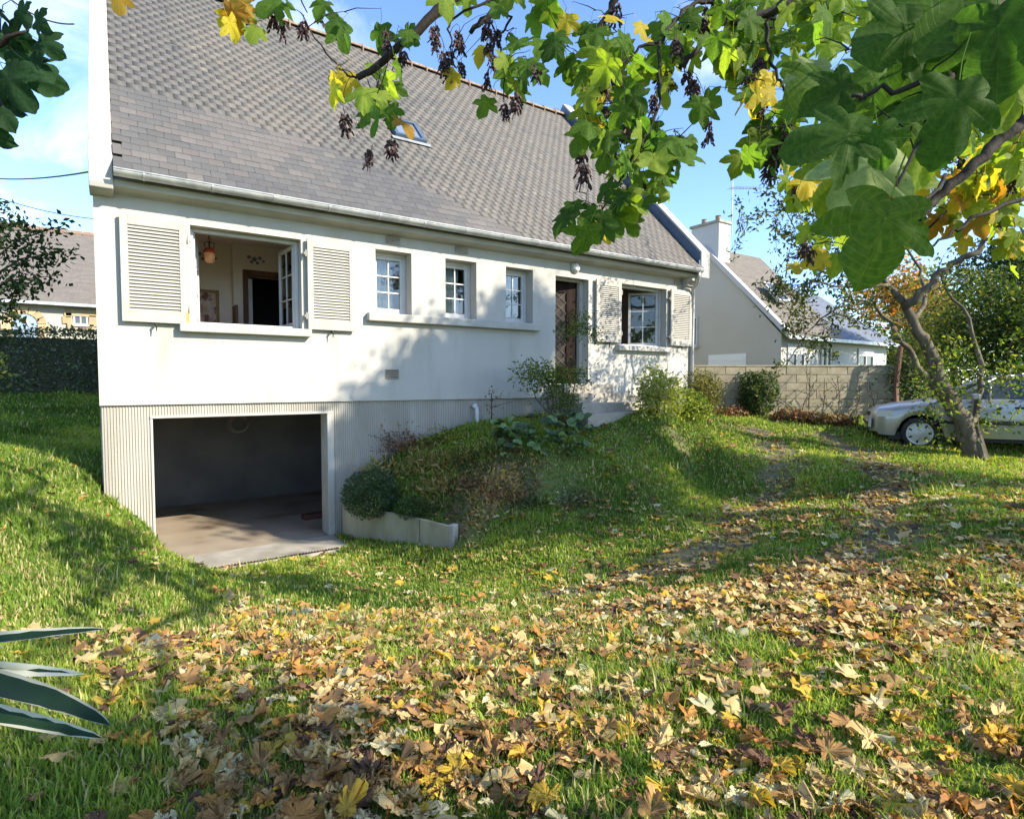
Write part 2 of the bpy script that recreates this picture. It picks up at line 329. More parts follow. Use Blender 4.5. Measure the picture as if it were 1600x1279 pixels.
nx = len(gx); ii = np.arange(len(gy)-1)[:, None]*nx+np.arange(nx-1)[None]
FQ = np.stack([ii, ii+1, ii+nx+1, ii+nx], -1).reshape(-1, 4)
cx = GX.ravel()[FQ].mean(1); cy = GY.ravel()[FQ].mean(1)
FQ = FQ[~((cx > -.05) & (cx < 11.2) & (cy > .05) & (cy < 9.1))]
o = npmesh('ground', np.c_[GX.ravel(), GY.ravel(), GZ.ravel()], FQ, M['ground'], attr={'dirt': dirt(GX, GY).ravel()}, smooth=True, kind='structure')
o = MB().box(.42, 2.76, -.72, -.002, -2.6, -2.375).build('concrete_apron', M['concrete'], bevel=.01); o['kind'] = 'structure'

# ------------------------------------------------------------------ the house
H = thing('house', 'white rendered house with slate roof, louvred shutters and open basement garage', 'house', (5.6, 0, -.3))
X0, X1, YB = -.18, 11.36, 9.25
RP = 1.043; RY0, RZ0 = -.42, 2.62; RYR = 4.63; RZR = RZ0+RP*(RYR-RY0)
def wallgrid(x0, x1, z0, z1, holes, y0, y1):
    xs = sorted({x0, x1, *[h[0] for h in holes], *[h[1] for h in holes]}); zs = sorted({z0, z1, *[h[2] for h in holes], *[h[3] for h in holes]})
    nx_, nz_ = len(xs)-1, len(zs)-1
    sol = [[not any(h[0] <= (xs[i]+xs[i+1])/2 <= h[1] and h[2] <= (zs[j]+zs[j+1])/2 <= h[3] for h in holes) for j in range(nz_)] for i in range(nx_)]
    b = MB()
    for i in range(nx_):
        for j in range(nz_):
            if not sol[i][j]: continue
            a, c, d, e = xs[i], xs[i+1], zs[j], zs[j+1]
            b.add([(a,y0,d),(c,y0,d),(c,y0,e),(a,y0,e)], [(0,1,2,3)]); b.add([(a,y1,d),(c,y1,d),(c,y1,e),(a,y1,e)], [(3,2,1,0)])
            for di, dj, q in ((-1,0,[(a,y0,d),(a,y0,e),(a,y1,e),(a,y1,d)]), (1,0,[(c,y0,d),(c,y1,d),(c,y1,e),(c,y0,e)]), (0,-1,[(a,y0,d),(a,y1,d),(c,y1,d),(c,y0,d)]), (0,1,[(a,y0,e),(c,y0,e),(c,y1,e),(a,y1,e)])):
                k, l = i+di, j+dj
                if not (0 <= k < nx_ and 0 <= l < nz_) or not sol[k][l]: b.add(q, [(0,1,2,3)])
    me = b; 
    return me
WIN = [(.88, 2.33, .80, 2.13), (3.49, 4.115, 1.12, 2.145), (4.75, 5.372, 1.12, 2.145), (6.005, 6.626, 1.12, 2.145), (7.175, 8.04, -.02, 2.10), (8.97, 10.40, .80, 2.12)]
wallgrid(X0, X1, -.29, 2.6, WIN, 0, .34).build('front_wall', M['render'], H)
# ribbed basement wall
def ribs(x0, x1, z0, z1, y=.035, p=.034, d=.012):
    n = max(2, round((x1-x0)/p)); p = (x1-x0)/n; b = MB(); pr = []
    for i in range(n): pr += [(x0+i*p, y), (x0+i*p+p*.28, y+d), (x0+i*p+p*.5, y+d), (x0+i*p+p*.72, y)]
    pr.append((x1, y))
    vs = [(x, yy, z) for x, yy in pr for z in (z0, z1)]
    b.add(vs, [(2*i, 2*i+2, 2*i+3, 2*i+1) for i in range(len(pr)-1)])
    return b
b = ribs(X0+.02, .37, -2.7, -.292); b2 = ribs(.37, 2.79, -.44, -.292); b3 = ribs(2.79, X1-.02, -2.7, -.292)
for q in (b2, b3): b.add(q.v, q.f)
b.box(X0+.02, .36, .05, .36, -2.7, -.292); b.box(.36, 2.8, .05, .36, -.43, -.292); b.box(2.8, X1-.02, .05, .36, -2.7, -.292)
b.build('basement_wall', M['plinth'], H)
b = MB(); b.box(.36, .39, .028, .37, -2.5, -.475); b.box(2.69, 2.792, .022, .37, -2.5, -.475); b.box(.36, 2.792, .02, .37, -.475, -.438)
b.build('garage_frame', M['trimwhite'], H, bevel=.006)
# gables, back, slabs
for x0, x1 in ((X0, .12), (11.06, X1)):
    b = MB(); b.prism([(.342, -2.7), (YB, -2.7), (YB, 2.5), (RYR, RZR-.14), (.342, RZ0+RP*(.342-RY0)-.14)], x0, x1); b.build('gable_wall', M['render'], H)
MB().box(.121, 11.05, YB-.3, YB-.002, -2.7, 2.5).build('back_wall', M['render'], H)
MB().box(.13, 11.05, .345, YB-.31, -.29, -.03).build('floor_slab', M['woodbrown'], H)
MB().box(.13, 11.05, .345, YB-.31, 2.44, 2.5).build('ceiling', M['ceil'], H)
# garage inside
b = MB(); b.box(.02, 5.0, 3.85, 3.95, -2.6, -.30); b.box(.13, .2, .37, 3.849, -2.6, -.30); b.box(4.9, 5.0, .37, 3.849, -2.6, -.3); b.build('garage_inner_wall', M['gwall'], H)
MB().box(.125, 5.0, .0, 3.95, -2.62, -2.377).build('garage_floor', M['gfloor'], H)
# kitchen behind the big window
b = MB(); b.box(.13, 1.75, 2.45, 2.55, -.03, 2.44); b.box(1.75, 1.92, 2.25, 2.55, -.03, 2.44); b.box(2.6, 3.3, 2.25, 2.55, -.03, 2.44); b.box(1.92, 2.6, 2.25, 2.55, 1.92, 2.44)
b.box(3.2, 3.3, .345, 2.249, -.03, 2.44); b.box(.121, .14, .345, 2.449, -.03, 2.44)
b.build('kitchen_wall', M['roomwall'], H)
b = MB(); b.box(1.9, 1.98, 2.2, 2.26, -.03, 2.0); b.box(2.54, 2.62, 2.2, 2.26, -.03, 2.0); b.box(1.98, 2.54, 2.2, 2.26, 1.90, 2.0); b.build('door_frame', M['woodbrown'], H, bevel=.008)
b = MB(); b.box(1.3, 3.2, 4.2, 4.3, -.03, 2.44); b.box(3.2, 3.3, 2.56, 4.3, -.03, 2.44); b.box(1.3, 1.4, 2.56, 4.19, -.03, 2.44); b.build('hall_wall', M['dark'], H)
MB().box(1.94, 2.06, 2.27, 2.7, -.03, 1.85).build('inner_door', M['joinery'], H)
# wallpaper border flowers
fl = mat('border_flower', (.16, .18, .28), (.3, .2, .2), 30)
b = MB()
for cxx in (.95, 1.35, 2.1, 2.62, 2.95):
    b = MB(); yy = 2.44 if cxx < 1.75 else 2.24
    for k, (dx, dz, r) in enumerate(((0, 0, .045), (-.09, .03, .035), (.09, .03, .035), (-.05, -.05, .03), (.05, -.06, .03), (.15, -.02, .025))):
        b.lathe([(r, 0), (r*.6, .006)], (cxx+dx, yy, 2.2+dz), (0, -1, 0), 7)
    b.build('border_flower', fl, H)
# three small rooms and the right room
b = MB(); b.box(3.3, 7.0, 1.6, 1.7, -.03, 2.44)
for x in (4.4, 5.65, 6.95): b.box(x, x+.08, .345, 1.599, -.03, 2.44)
b.build('inner_wall', M['roomwall'], H)
b = MB(); b.box(8.5, 11.05, 3.4, 3.5, .95, 2.44); b.box(8.5, 8.6, .345, 3.399, -.03, 2.44); b.build('room_wall', M['woodbrown'], H)
MB().box(8.61, 11.05, 3.3, 3.5, -.03, .949).build('room_panelling', mat('tan_panel', (.42, .33, .2), (.36, .27, .16), 4), H)
MB().box(9.3, 9.9, 2.9, 3.25, 0, 2.0).build('cupboard', mat('cream_cupboard', (.6, .5, .36)), H)
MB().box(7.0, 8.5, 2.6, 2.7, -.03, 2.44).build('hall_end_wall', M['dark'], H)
# sills
for x0, x1, z0, z1, y0 in ((.72, 2.44, .685, .797, -.13), (8.80, 10.47, .69, .797, -.13)):
    MB().box(x0, x1, y0, .30, z0, z1).build('sill', M['trimwhite'], H, bevel=.012)
MB().box(3.33, 6.74, -.12, .29, .985, 1.118).build('long_sill', M['trimwhite'], H, bevel=.015)
# joinery
def leaf(w, h, cols, rows, name='sash', glass=True, t=.045):
    """a glazed leaf hinged at x=0, spanning to x=w, z 0..h, lying in the y=0 plane; returns pieces"""
    b = MB(); s = .055
    b.box(0, s, -t/2, t/2, 0, h); b.box(w-s, w, -t/2, t/2, 0, h); b.box(s, w-s, -t/2, t/2, 0, s*1.2); b.box(s, w-s, -t/2, t/2, h-s, h)
    bars = MB(); g = .020; iw = w-2*s; ih = h-2.2*s
    for i in range(1, cols): x = s+iw*i/cols; bars.box(x-g/2, x+g/2, -.014, .014, s*1.2, h-s)
    for j in range(1, rows): z = s*1.2+ih*j/rows; bars.box(s, w-s, -.011, .011, z-g/2, z+g/2)
    panes = []
    for i in range(cols):
        for j in range(rows):
            p = MB(); p.box(s+iw*i/cols+g/2, s+iw*(i+1)/cols-g/2, -.003, .003, s*1.2+ih*j/rows+g/2, s*1.2+ih*(j+1)/rows-g/2); panes.append(p)
    return b, bars, panes
def place(b, org, ang, mirror=False):
    c, s_ = math.cos(ang), math.sin(ang); out = []
    for x, y, z in b.v:
        if mirror: x = -x
        out.append((org[0]+x*c-y*s_, org[1]+x*s_+y*c, org[2]+z))
    b.v = out; return b
def sash(root, org, ang, w, h, cols, rows, mirror=False):
    b, bars, panes = leaf(w, h, cols, rows)
    s = place(b, org, ang, mirror).build('sash', M['joinery'], root, bevel=.004)
    place(bars, org, ang, mirror).build('glazing_bars', M['joinery'], s)
    for p in panes: place(p, org, ang, mirror).build('pane', M['glass'], s)
    return s
def frame(name, x0, x1, z0, z1, y0=.20, y1=.28, w=.045):
    b = MB(); b.box(x0, x0+w, y0, y1, z0, z1); b.box(x1-w, x1, y0, y1, z0, z1); b.box(x0+w, x1-w, y0, y1, z1-w, z1); b.box(x0+w, x1-w, y0, y1, z0, z0+w)
    return b.build(name, M['joinery'], H, bevel=.004)
fr = frame('window', .885, 2.325, .80, 2.125, .16, .26)
sash(fr, (.93, .21, .85), R(80), .67, 1.23, 2, 3)
sash(fr, (2.28, .21, .85), R(-85), .67, 1.23, 2, 3, True)
for x0, x1 in ((3.493, 4.112), (4.753, 5.369), (6.008, 6.623)):
    fr = frame('window', x0, x1, 1.12, 2.142, .22, .29, .05)
    sash(fr, (x0+.05, .25, 1.17), 0, x1-x0-.1, .92, 2, 3)
    n = 26; V = [(x0-.05+(x1-x0+.1)*i/n, .36+.018*math.sin(i*1.9)+.008*math.sin(i*.7), z) for i in range(n+1) for z in (1.05, 2.2)]
    b = MB(); b.add(V, [(2*i, 2*i+2, 2*i+3, 2*i+1) for i in range(int(n*.72))]); b.build('curtain', M['curtain'], fr, smooth=True)
fr = frame('window', 8.975, 10.395, .80, 2.115, .16, .26)
sash(fr, (10.35, .21, .85), R(-45), .67, 1.22, 2, 3, True)
sash(fr, (9.02, .21, .85), R(95), .67, 1.22, 2, 3)
# shutters
def shutter(x0, x1, z0, z1, hinge_right):
    y0, y1 = -.085, -.042; st = .085
    b = MB(); b.box(x0, x0+st, y0, y1, z0, z1); b.box(x1-st, x1, y0, y1, z0, z1); b.box(x0+st, x1-st, y0, y1, z1-.12, z1); b.box(x0+st, x1-st, y0, y1, z0, z0+.15)
    s = b.build('shutter', M['shutter'], H, bevel=.004)
    zz = np.linspace(z0+.165, z1-.135, 25); sl = None
    for z in zz:
        a = R(52); w = .033
        if sl is None:
            q = MB(); q.obox((0, 0, 0), ((x1-x0)/2-st, 0, 0), (0, w*math.cos(a), w*math.sin(a)), (0, -.004*math.sin(a), .004*math.cos(a))); o = q.build('slat', M['shutter'], s); sl = o.data
        else: o = link('slat', sl, s)
        o.location += Vector(((x0+x1)/2, (y0+y1)/2, z))
    hx = x1 if hinge_right else x0; sg = 1 if hinge_right else -1
    for z in (z0+.2, z1-.22):
        q = MB(); q.tube([(hx+sg*.02, -.075, z-.05), (hx+sg*.02, -.075, z+.05)], .011, 8); q.box(min(hx, hx+sg*.045), max(hx, hx+sg*.045), -.07, -.0, z-.02, z+.02); q.build('hinge', M['shutter'], s)
    cxm = (x0+x1)/2
    q = MB(); q.box(cxm-.012, cxm+.012, -.11, -.002, z0-.03, z0-.012); q.tube([(cxm, -.1, z0-.03), (cxm, -.105, z0-.11)], [.012, .006], 6); q.build('catch', M['iron'], s)
    return s
s1 = shutter(.085, .825, .785, 2.135, True); shutter(2.40, 3.12, .80, 2.145, False); shutter(8.19, 8.90, .85, 2.13, True); shutter(10.47, 11.19, .85, 2.13, False)
b = MB(); b.box(.80, .835, -.0875, -.040, .70, .93); b.build('rust_streak', M['rust'], s1)
# front door, a little open
b = MB(); a = R(-16); hx, hy = 7.90, .26; w = .71; h = 2.06
d = MB(); 
for x0, x1, z0, z1 in ((0, .2, 0, h), (.46, w, 0, h), (.2, .46, 0, .35), (.2, .46, h-.2, h)): d.box(x0, x1, -.022, .022, z0, z1)
dl = place(d, (hx, hy, -.01), a, True).build('front_door', M['door'], H, bevel=.004)
q = MB(); q.box(.2, .46, .006, .012, .35, h-.2); place(q, (hx, hy, -.01), a, True).build('door_glass', mat('obscure_glass', (.06, .05, .042), (.035, .03, .025), 14, .5, .2, 40, .08), dl)
q = MB()
for k in range(7):
    z = .36+k*.215; 
    for (xa, za, xb, zb) in ((.21, z, .45, z+.215), (.45, z, .21, z+.215)):
        q.tube([(xa, -.012, za), ((xa+xb)/2, -.016, (za+zb)/2), (xb, -.012, zb)], .0055, 5)
place(q, (hx, hy, -.01), a, True).build('lattice', M['grille'], dl)
q = MB(); q.tube([(w-.06, -.03, 1.0), (w-.06, -.065, 1.0), (w-.17, -.065, 1.0)], .01, 6); place(q, (hx, hy, -.01), a, True).build('door_handle', M['zinc'], dl)
b = MB(); b.box(7.176, 7.215, .17, .27, 0, 2.1); b.box(7.95, 8.039, .17, .27, 0, 2.1); b.box(7.215, 7.95, .17, .27, 2.06, 2.1); b.build('door_surround', M['trimwhite'], H, bevel=.004)
# vents
for x0, x1, z0, z1 in ((3.68, 3.90, 2.27, 2.37), (4.95, 5.18, 2.27, 2.37), (3.65, 3.86, .08, .21), (10.64, 10.86, 2.27, 2.36)):
    b = MB(); b.box(x0, x1, -.008, -.001, z0, z1); v = b.build('vent', M['iron'], H)
    n = 4
    for k in range(n+1):
        z = z0+(z1-z0)*k/n; q = MB(); q.obox(((x0+x1)/2, -.016, z), ((x1-x0)/2+.008, 0, 0), (0, .008, .004), (0, -.004, .008)); q.build('slat', M['concrete'], v)
# cornice, gutter
b = MB(); b.prism([(.05, 2.36), (-.06, 2.405), (-.20, 2.415), (-.25, 2.42), (-.255, 2.50), (-.2, 2.56), (.05, 2.6)], X0-.01, 11.2); b.build('cornice', M['trimwhite'], H, bevel=.006)
b = MB(); b.prism([(-.28, 2.37), (-.30, 2.43), (-.30, 2.74), (.04, 3.05), (.04, 2.33), (-.2, 2.35)], X0-.03, .035); b.build('kneeler', M['trimwhite'], H, bevel=.01)
gyc, gzc, gr = -.40, 2.575, .075
b = MB(); pr = []
for k in range(13):
    w_ = math.pi+math.pi*k/12; pr.append((gyc+gr*math.cos(w_), gzc+gr*math.sin(w_)))
inn = [(gyc+(gr-.006)*math.cos(math.pi+math.pi*k/12), gzc+(gr-.006)*math.sin(math.pi+math.pi*k/12)) for k in range(13)][::-1]
b.prism(pr+inn, .04, 11.12); b.tube([(.04, gyc-gr, gzc), (11.12, gyc-gr, gzc)], .011, 8); g = b.build('gutter', M['zinc'], H, smooth=False)
me = None
for k in range(15):
    if me is None:
        q = MB(); pts = [(0, gyc+(gr+.006)*math.cos(math.pi+math.pi*i/10), gzc+(gr+.006)*math.sin(math.pi+math.pi*i/10)) for i in range(11)]
        for a_, c_ in zip(pts[:-1], pts[1:]): q.obox((np.array(a_)+np.array(c_))/2, (.013, 0, 0), (np.array(c_)-np.array(a_))*.52, (0, .002, .002))
        o = q.build('gutter_bracket', M['zinc'], g); me = o.data
    else: o = link('gutter_bracket', me, g)
    o.location += Vector((.35+k*.76, 0, 0))
MB().tube([(11.02, gyc, gzc-.06), (11.02, gyc, gzc-.16), (11.1, -.30, 2.3), (11.14, -.14, 2.18), (11.24, -.07, 2.0), (11.25, -.06, 1.0), (11.25, -.06, -1.0)], .04, 10).build('downpipe', M['zinc'], H, smooth=True)
b = MB(); b.prism([(-.02, 2.40), (-.25, 2.41), (-.25, 2.34), (-.16, 2.31), (-.13, 2.24), (-.07, 2.2), (-.06, 2.12), (-.003, 2.1)], 10.92, 11.2); b.build('corbel', M['trimwhite'], H)
# copings
def coping(x0, x1, lift, yb, mat_, name):
    b = MB(); n = np.array([-RP, 1])/math.hypot(RP, 1)
    pr = [(yb, RZ0+RP*(yb-RY0)-.25), (yb, RZ0+RP*(yb-RY0)+lift*1.4), (RYR, RZR+lift*1.45), (RYR+.3, RZR+lift*1.45-.3*RP), (RYR+.3, RZR-.3*RP-.2), (RYR, RZR-.12)]
    b.prism(pr, x0, x1); return b.build(name, mat_, H, bevel=.008)
coping(X0-.025, .03, .06, .0, M['trimwhite'], 'verge_coping')
coping(11.12, 11.125, .20, -.35, M['bluezinc'], 'verge_flashing'); coping(11.127, 11.42, .24, -.38, M['trimwhite'], 'verge_coping')
b = MB(); b.box(11.07, 11.16, -.36, -.32, 2.48, 2.8); b.build('verge_flashing', M['bluezinc'], H)
# roof deck and slates
b = MB(); t_ = .05
b.add([(.03, RY0, RZ0-t_), (11.12, RY0, RZ0-t_), (11.12, RYR, RZR-t_), (.03, RYR, RZR-t_)], [(0,1,2,3)])
b.add([(X0, RYR, RZR-.02), (11.4, RYR, RZR-.02), (11.4, 9.7, 2.6), (X0, 9.7, 2.6)], [(0,1,2,3)])
roof = b.build('roof', M['slate'][2], H)
U = np.array([0, 1, RP])/math.hypot(1, RP); NR = np.array([0, -RP, 1])/math.hypot(1, RP)
EXP, SW, SL, ST = .160, .195, .26, .006
sm = []
for k in range(8):
    r_ = random.Random(k); b = MB(); j = lambda a: r_.uniform(-a, a)
    w2 = SW/2-.0022; lo = -.0+j(.004); pts = []
    for sx in (-1, 1):
        for t0 in (0, 1):
            base = np.array([sx*(w2+j(.001)), 0, 0])+U*(lo+j(.003) if t0 == 0 else SL)
            lift = .0085+j(.001) if t0 == 0 else .001
            pts += [base+NR*(lift-ST), base+NR*lift]
    b.v = [tuple(p) for p in pts]; b.f = [[1, 5, 7, 3], [0, 4, 5, 1], [0, 1, 3, 2], [4, 6, 7, 5]]; b.m = [0, 1, 0, 0]
    me = bpy.data.meshes.new('slate'); me.from_pydata(b.v, [], b.f); me.materials.append(M['slate'][k % 4]); me.materials.append(M['slateedge'] if k % 3 else M['slate'][3])
    me.polygons.foreach_set('material_index', b.m); sm.append((me, np.array(b.v), b.m))
SL_ = []
rows = int((RYR-RY0)*math.hypot(1, RP)/EXP)+1; org = np.array([0, RY0-.03, RZ0-.035*RP+.004])
skyl = (4.50, 5.14, 1.50, 2.04)
for r_ in range(rows):
    c = org+U*EXP*r_
    if c[1] > RYR-.03: break
    for k in range(-(r_ % 2), 58):
        x = .135+SW*k+(SW/2 if r_ % 2 else 0)
        if x > 11.06 or (k < 0 and c[1] < .02) or (skyl[0]-.05 < x < skyl[1]+.05 and skyl[2]-.1 < c[1] < skyl[3]-.06): continue
        p = c+np.array([x, 0, 0])
        g_ = vn(p[0], r_*EXP, .55, 3)*.7+random.random()*.3-max(0, .16-.035*p[0])
        ti = 2 if g_ < .36 else 0 if g_ < .58 else 1 if g_ < .85 else 3
        if p[0] > 4.5 and ti in (0, 2) and random.random() < min(.85, (p[0]-4)/4): ti = 1 if random.random() < .6 else 3
        SL_.append((((p-CAM)**2).sum(), p, ti+4*random.randrange(2)))
SL_.sort(key=lambda s: s[0])
for _, p, k in SL_[:300]:
    o = link('slate', sm[k][0], roof); o.location += Vector(p); 
    o.rotation_euler = (random.gauss(0, .006), random.gauss(0, .006), random.gauss(0, .004))
V = []; Fc = []; mi = []
for _, p, k in SL_[300:]:
    b_ = len(V)*8; V.append(sm[k][1]+p+NR*random.gauss(0, .0012)); Fc += [[b_+1, b_+5, b_+7, b_+3], [b_, b_+4, b_+5, b_+1], [b_, b_+1, b_+3, b_+2], [b_+4, b_+6, b_+7, b_+5]]; mi += [k % 4, 4 if k % 3 else 3, k % 4, k % 4]
npmesh('slate_rows', np.concatenate(V), np.array(Fc), M['slate']+[M['slateedge']], mi, roof, 'stuff')
me = None
for k in range(27):
    if me is None:
        q = MB(); pr = [(.13*math.cos(math.pi*i/8), .10*math.sin(math.pi*i/8)) for i in range(9)]; pr += [(y*.86, z*.8-.01) for y, z in pr[::-1]]
        q.prism(pr, 0, .40); q.lathe([(.145, 0), (.145, .03)], (.0, 0, -.03), (1, 0, 0), 16); o = q.build('ridge_tile', M['clay'], roof); me = o.data
    else: o = link('ridge_tile', me, roof)
    o.location += Vector((.03+k*.412, RYR, RZR-.03+random.gauss(0, .004))); o.rotation_euler = (0, 0, random.gauss(0, .006))
# roof window
s = np.array([4.82, 1.78, RZ0+RP*(1.78-RY0)])
b = MB()
for du, dx, lu, lx in ((-.33, 0, .035, .32), (.33, 0, .035, .32), (0, -.285, .295, .035), (0, .285, .295, .035)): b.obox(s+U*du+np.array([dx, 0, 0])+NR*.045, (lx, 0, 0), U*lu, NR*.04)
sk = b.build('roof_window', M['bluezinc'], roof); q = MB(); q.obox(s+NR*.045, (.25, 0, 0), U*.295, NR*.005); q.build('pane', mat('roof_glass', (.16, .20, .25), rough=.1, spec=.8), sk)
q = MB(); q.obox(s-U*.42+NR*.03, (.40, 0, 0), U*.05, NR*.004); q.build('apron_flashing', M['zinc'], sk)
# small pipe on the basement wall
b = MB(); b.tube([(5.30, .03, -.42), (5.30, -.06, -.42), (5.31, -.10, -.45), (5.33, -.10, -1.1)], .035, 10); b.lathe([(.05, 0), (.05, .05)], (5.30, -.03, -.42), (0, -1, 0), 12); b.build('overflow_pipe', M['joinery'], H, smooth=True)

# things fixed to or in the house
t = thing('wall_lamp', 'round white bulkhead lamp on the wall above the front door', 'lamp', (7.66, 0, 2.30))
b = MB(); b.lathe([(.115, 0), (.115, .03), (.10, .05)], (7.66, -.001, 2.30), (0, -1, 0), 24); b.build('base', M['trimwhite'], t, smooth=True)
b = MB(); b.lathe([(.085, .05), (.08, .08), (.055, .105), (.02, .115)], (7.66, 0, 2.30), (0, -1, 0), 24); b.build('globe', mat('opal_glass', (.8, .78, .72), rough=.2), t, smooth=True)
p = np.array([1.23, 1.0, 0])
t = thing('pendant_lamp', 'pendant lamp with red and cream glass shade seen through the big open window', 'lamp', (p[0], p[1], 2.44))
b = MB(); b.tube([(p[0], p[1], 2.44), (p[0], p[1], 2.12)], .008, 6); b.lathe([(.04, 2.43), (.03, 2.40), (.01, 2.38)], p, n=12); b.build('cord', M['iron'], t)
b = MB(); 
for k in range(4):
    w_ = k*math.pi/2; b.tube([(p[0], p[1], 2.15), (p[0]+.07*math.cos(w_), p[1]+.07*math.sin(w_), 2.12), (p[0]+.05*math.cos(w_), p[1]+.05*math.sin(w_), 2.04)], .006, 5)
b.build('bracket', M['iron'], t)
b = MB(); b.lathe([(.03, 2.06), (.065, 2.035), (.09, 1.99), (.08, 1.975)], p, n=16); b.build('crown', mat('red_glass', (.45, .07, .05), rough=.25), t, smooth=True)
b = MB(); b.lathe([(.072, 1.98), (.075, 1.91), (.065, 1.85), (.04, 1.83)], p, n=16); b.build('lamp_shade', leafmat('cream_glass', (.75, .58, .42), (.7, .45, .36), .5, .3, 20), t, smooth=True)
t = thing('framed_picture', 'brown framed floral picture on the wall inside the big window', 'picture', (1.33, 2.42, 1.15))
b = MB(); 
for x0, x1, z0, z1 in ((1.12, 1.17, .75, 1.62), (1.49, 1.54, .75, 1.62), (1.17, 1.49, 1.57, 1.62), (1.17, 1.49, .75, .81)): b.box(x0, x1, 2.41, 2.448, z0, z1)
b.build('frame', mat('oak', (.38, .24, .12), (.28, .17, .08), 9), t)
MB().box(1.17, 1.49, 2.43, 2.447, .81, 1.57).build('canvas', mat('floral_print', (.5, .33, .24), (.62, .55, .46), 9, c3=(.24, .10, .09), s3=7, lo3=.5, hi3=.6), t)
t = thing('chair', 'dark high backed chair inside the room behind the big window', 'chair', (1.55, 1.95, -.03))
b = MB(); b.box(1.36, 1.74, 1.78, 2.12, .86, .90); b.build('seat', M['woodbrown'], t, bevel=.01)
b = MB(); b.box(1.70, 1.745, 1.8, 2.1, .90, 1.32); b.build('backrest', M['woodbrown'], t, bevel=.01)
for x in (1.38, 1.70):
    for y in (1.8, 2.08): MB().box(x, x+.035, y, y+.035, -.03, .86).build('leg', M['woodbrown'], t)
t = thing('hose_coil', 'coil of pale wire hanging on the back wall of the garage', 'coil', (2.05, 3.8, -.62))
b = MB()
for k in range(3):
    rr = .20-.02*k; b.tube([(2.02+rr*math.cos(i*math.pi/12)+.01*k, 3.80-.015*k, -.83+rr*.9*math.sin(i*math.pi/12)) for i in range(25)], .008, 5)
b.build('coil', M['concrete'], t); MB().tube([(2.02, 3.85, -.62), (2.02, 3.76, -.62), (2.02, 3.75, -.58)], .01, 6).build('hook', M['iron'], t)
o = MB().box(2.62, 3.04, 1.22, 1.40, -2.376, -2.29).build('timber_block', mat('red_brown_block', (.14, .05, .03), (.08, .035, .025), 9), bevel=.006); tag(o, 'reddish brown block lying on the garage floor by the right jamb', 'block')
# steps
t = thing('front_steps', 'pale stone steps leading up to the front door', 'steps', (7.75, -.7, -.7))
for k, (x0, x1, y0, y1, z0, z1) in enumerate(((6.75, 8.55, -1.45, -1.12, -1.0, -.54), (6.9, 8.45, -1.12, -.80, -1.0, -.37), (7.0, 8.35, -.80, -.48, -1.0, -.20), (7.0, 8.3, -.48, -.003, -1.0, -.03))):
    MB().box(x0, x1, y0, y1, z0, z1).build('step', M['concrete'], t, bevel=.015)
# retaining slabs and drain
t = thing('retaining_wall', 'low weathered concrete slab wall holding the flower bed beside the garage', 'wall', (3.3, -1.1, -2.4))
a_, c_ = np.array([2.86, -.10]), np.array([3.74, -2.02]); e_ = c_-a_; L_ = np.linalg.norm(e_); e_ /= L_; n_ = np.array([-e_[1], e_[0]])
for f0, f1, zt0, zt1 in ((0, .735, -1.87, -1.93), (.742, 1, -1.93, -1.97)):
    vs_ = []
    for f_, zt in ((f0, zt0), (f1, zt1)):
        q = a_+e_*L_*f_
        for s_ in (0, .06): vs_ += [(*(q+n_*s_), -2.65), (*(q+n_*s_), zt)]
    b = MB(); b.add(vs_, [(0,1,5,4), (2,6,7,3), (1,3,7,5), (0,4,6,2), (0,2,3,1), (4,5,7,6)]); b.build('slab', M['mossconcrete'], t, bevel=.008)
b = MB(); q = a_+e_*(L_+.05); b.obox((*q, -2.3), (*(e_*.045), 0), (*(n_*.06), 0), (0, 0, .37)); b.build('post', M['concrete'], t, bevel=.015)
t = thing('drain_grate', 'rusty slotted drain grating across the garage entrance', 'drain', (1.6, -.79, -2.38))
b = MB(); b.box(.70, 2.6, -.72, -.735, -2.42, -2.37); b.box(.70, 2.6, -.84, -.855, -2.42, -2.37); b.build('frame', M['concrete'], t)
b = MB()
for k in range(48): b.box(.71+k*.0395, .73+k*.0395, -.84, -.735, -2.41, -2.372)
b.build('bars', mat('rusty_iron', (.10, .055, .035), (.05, .03, .025), 20, .8), t)
MB().box(.70, 2.6, -.842, -.733, -2.46, -2.43).build('channel', M['iron'], t)
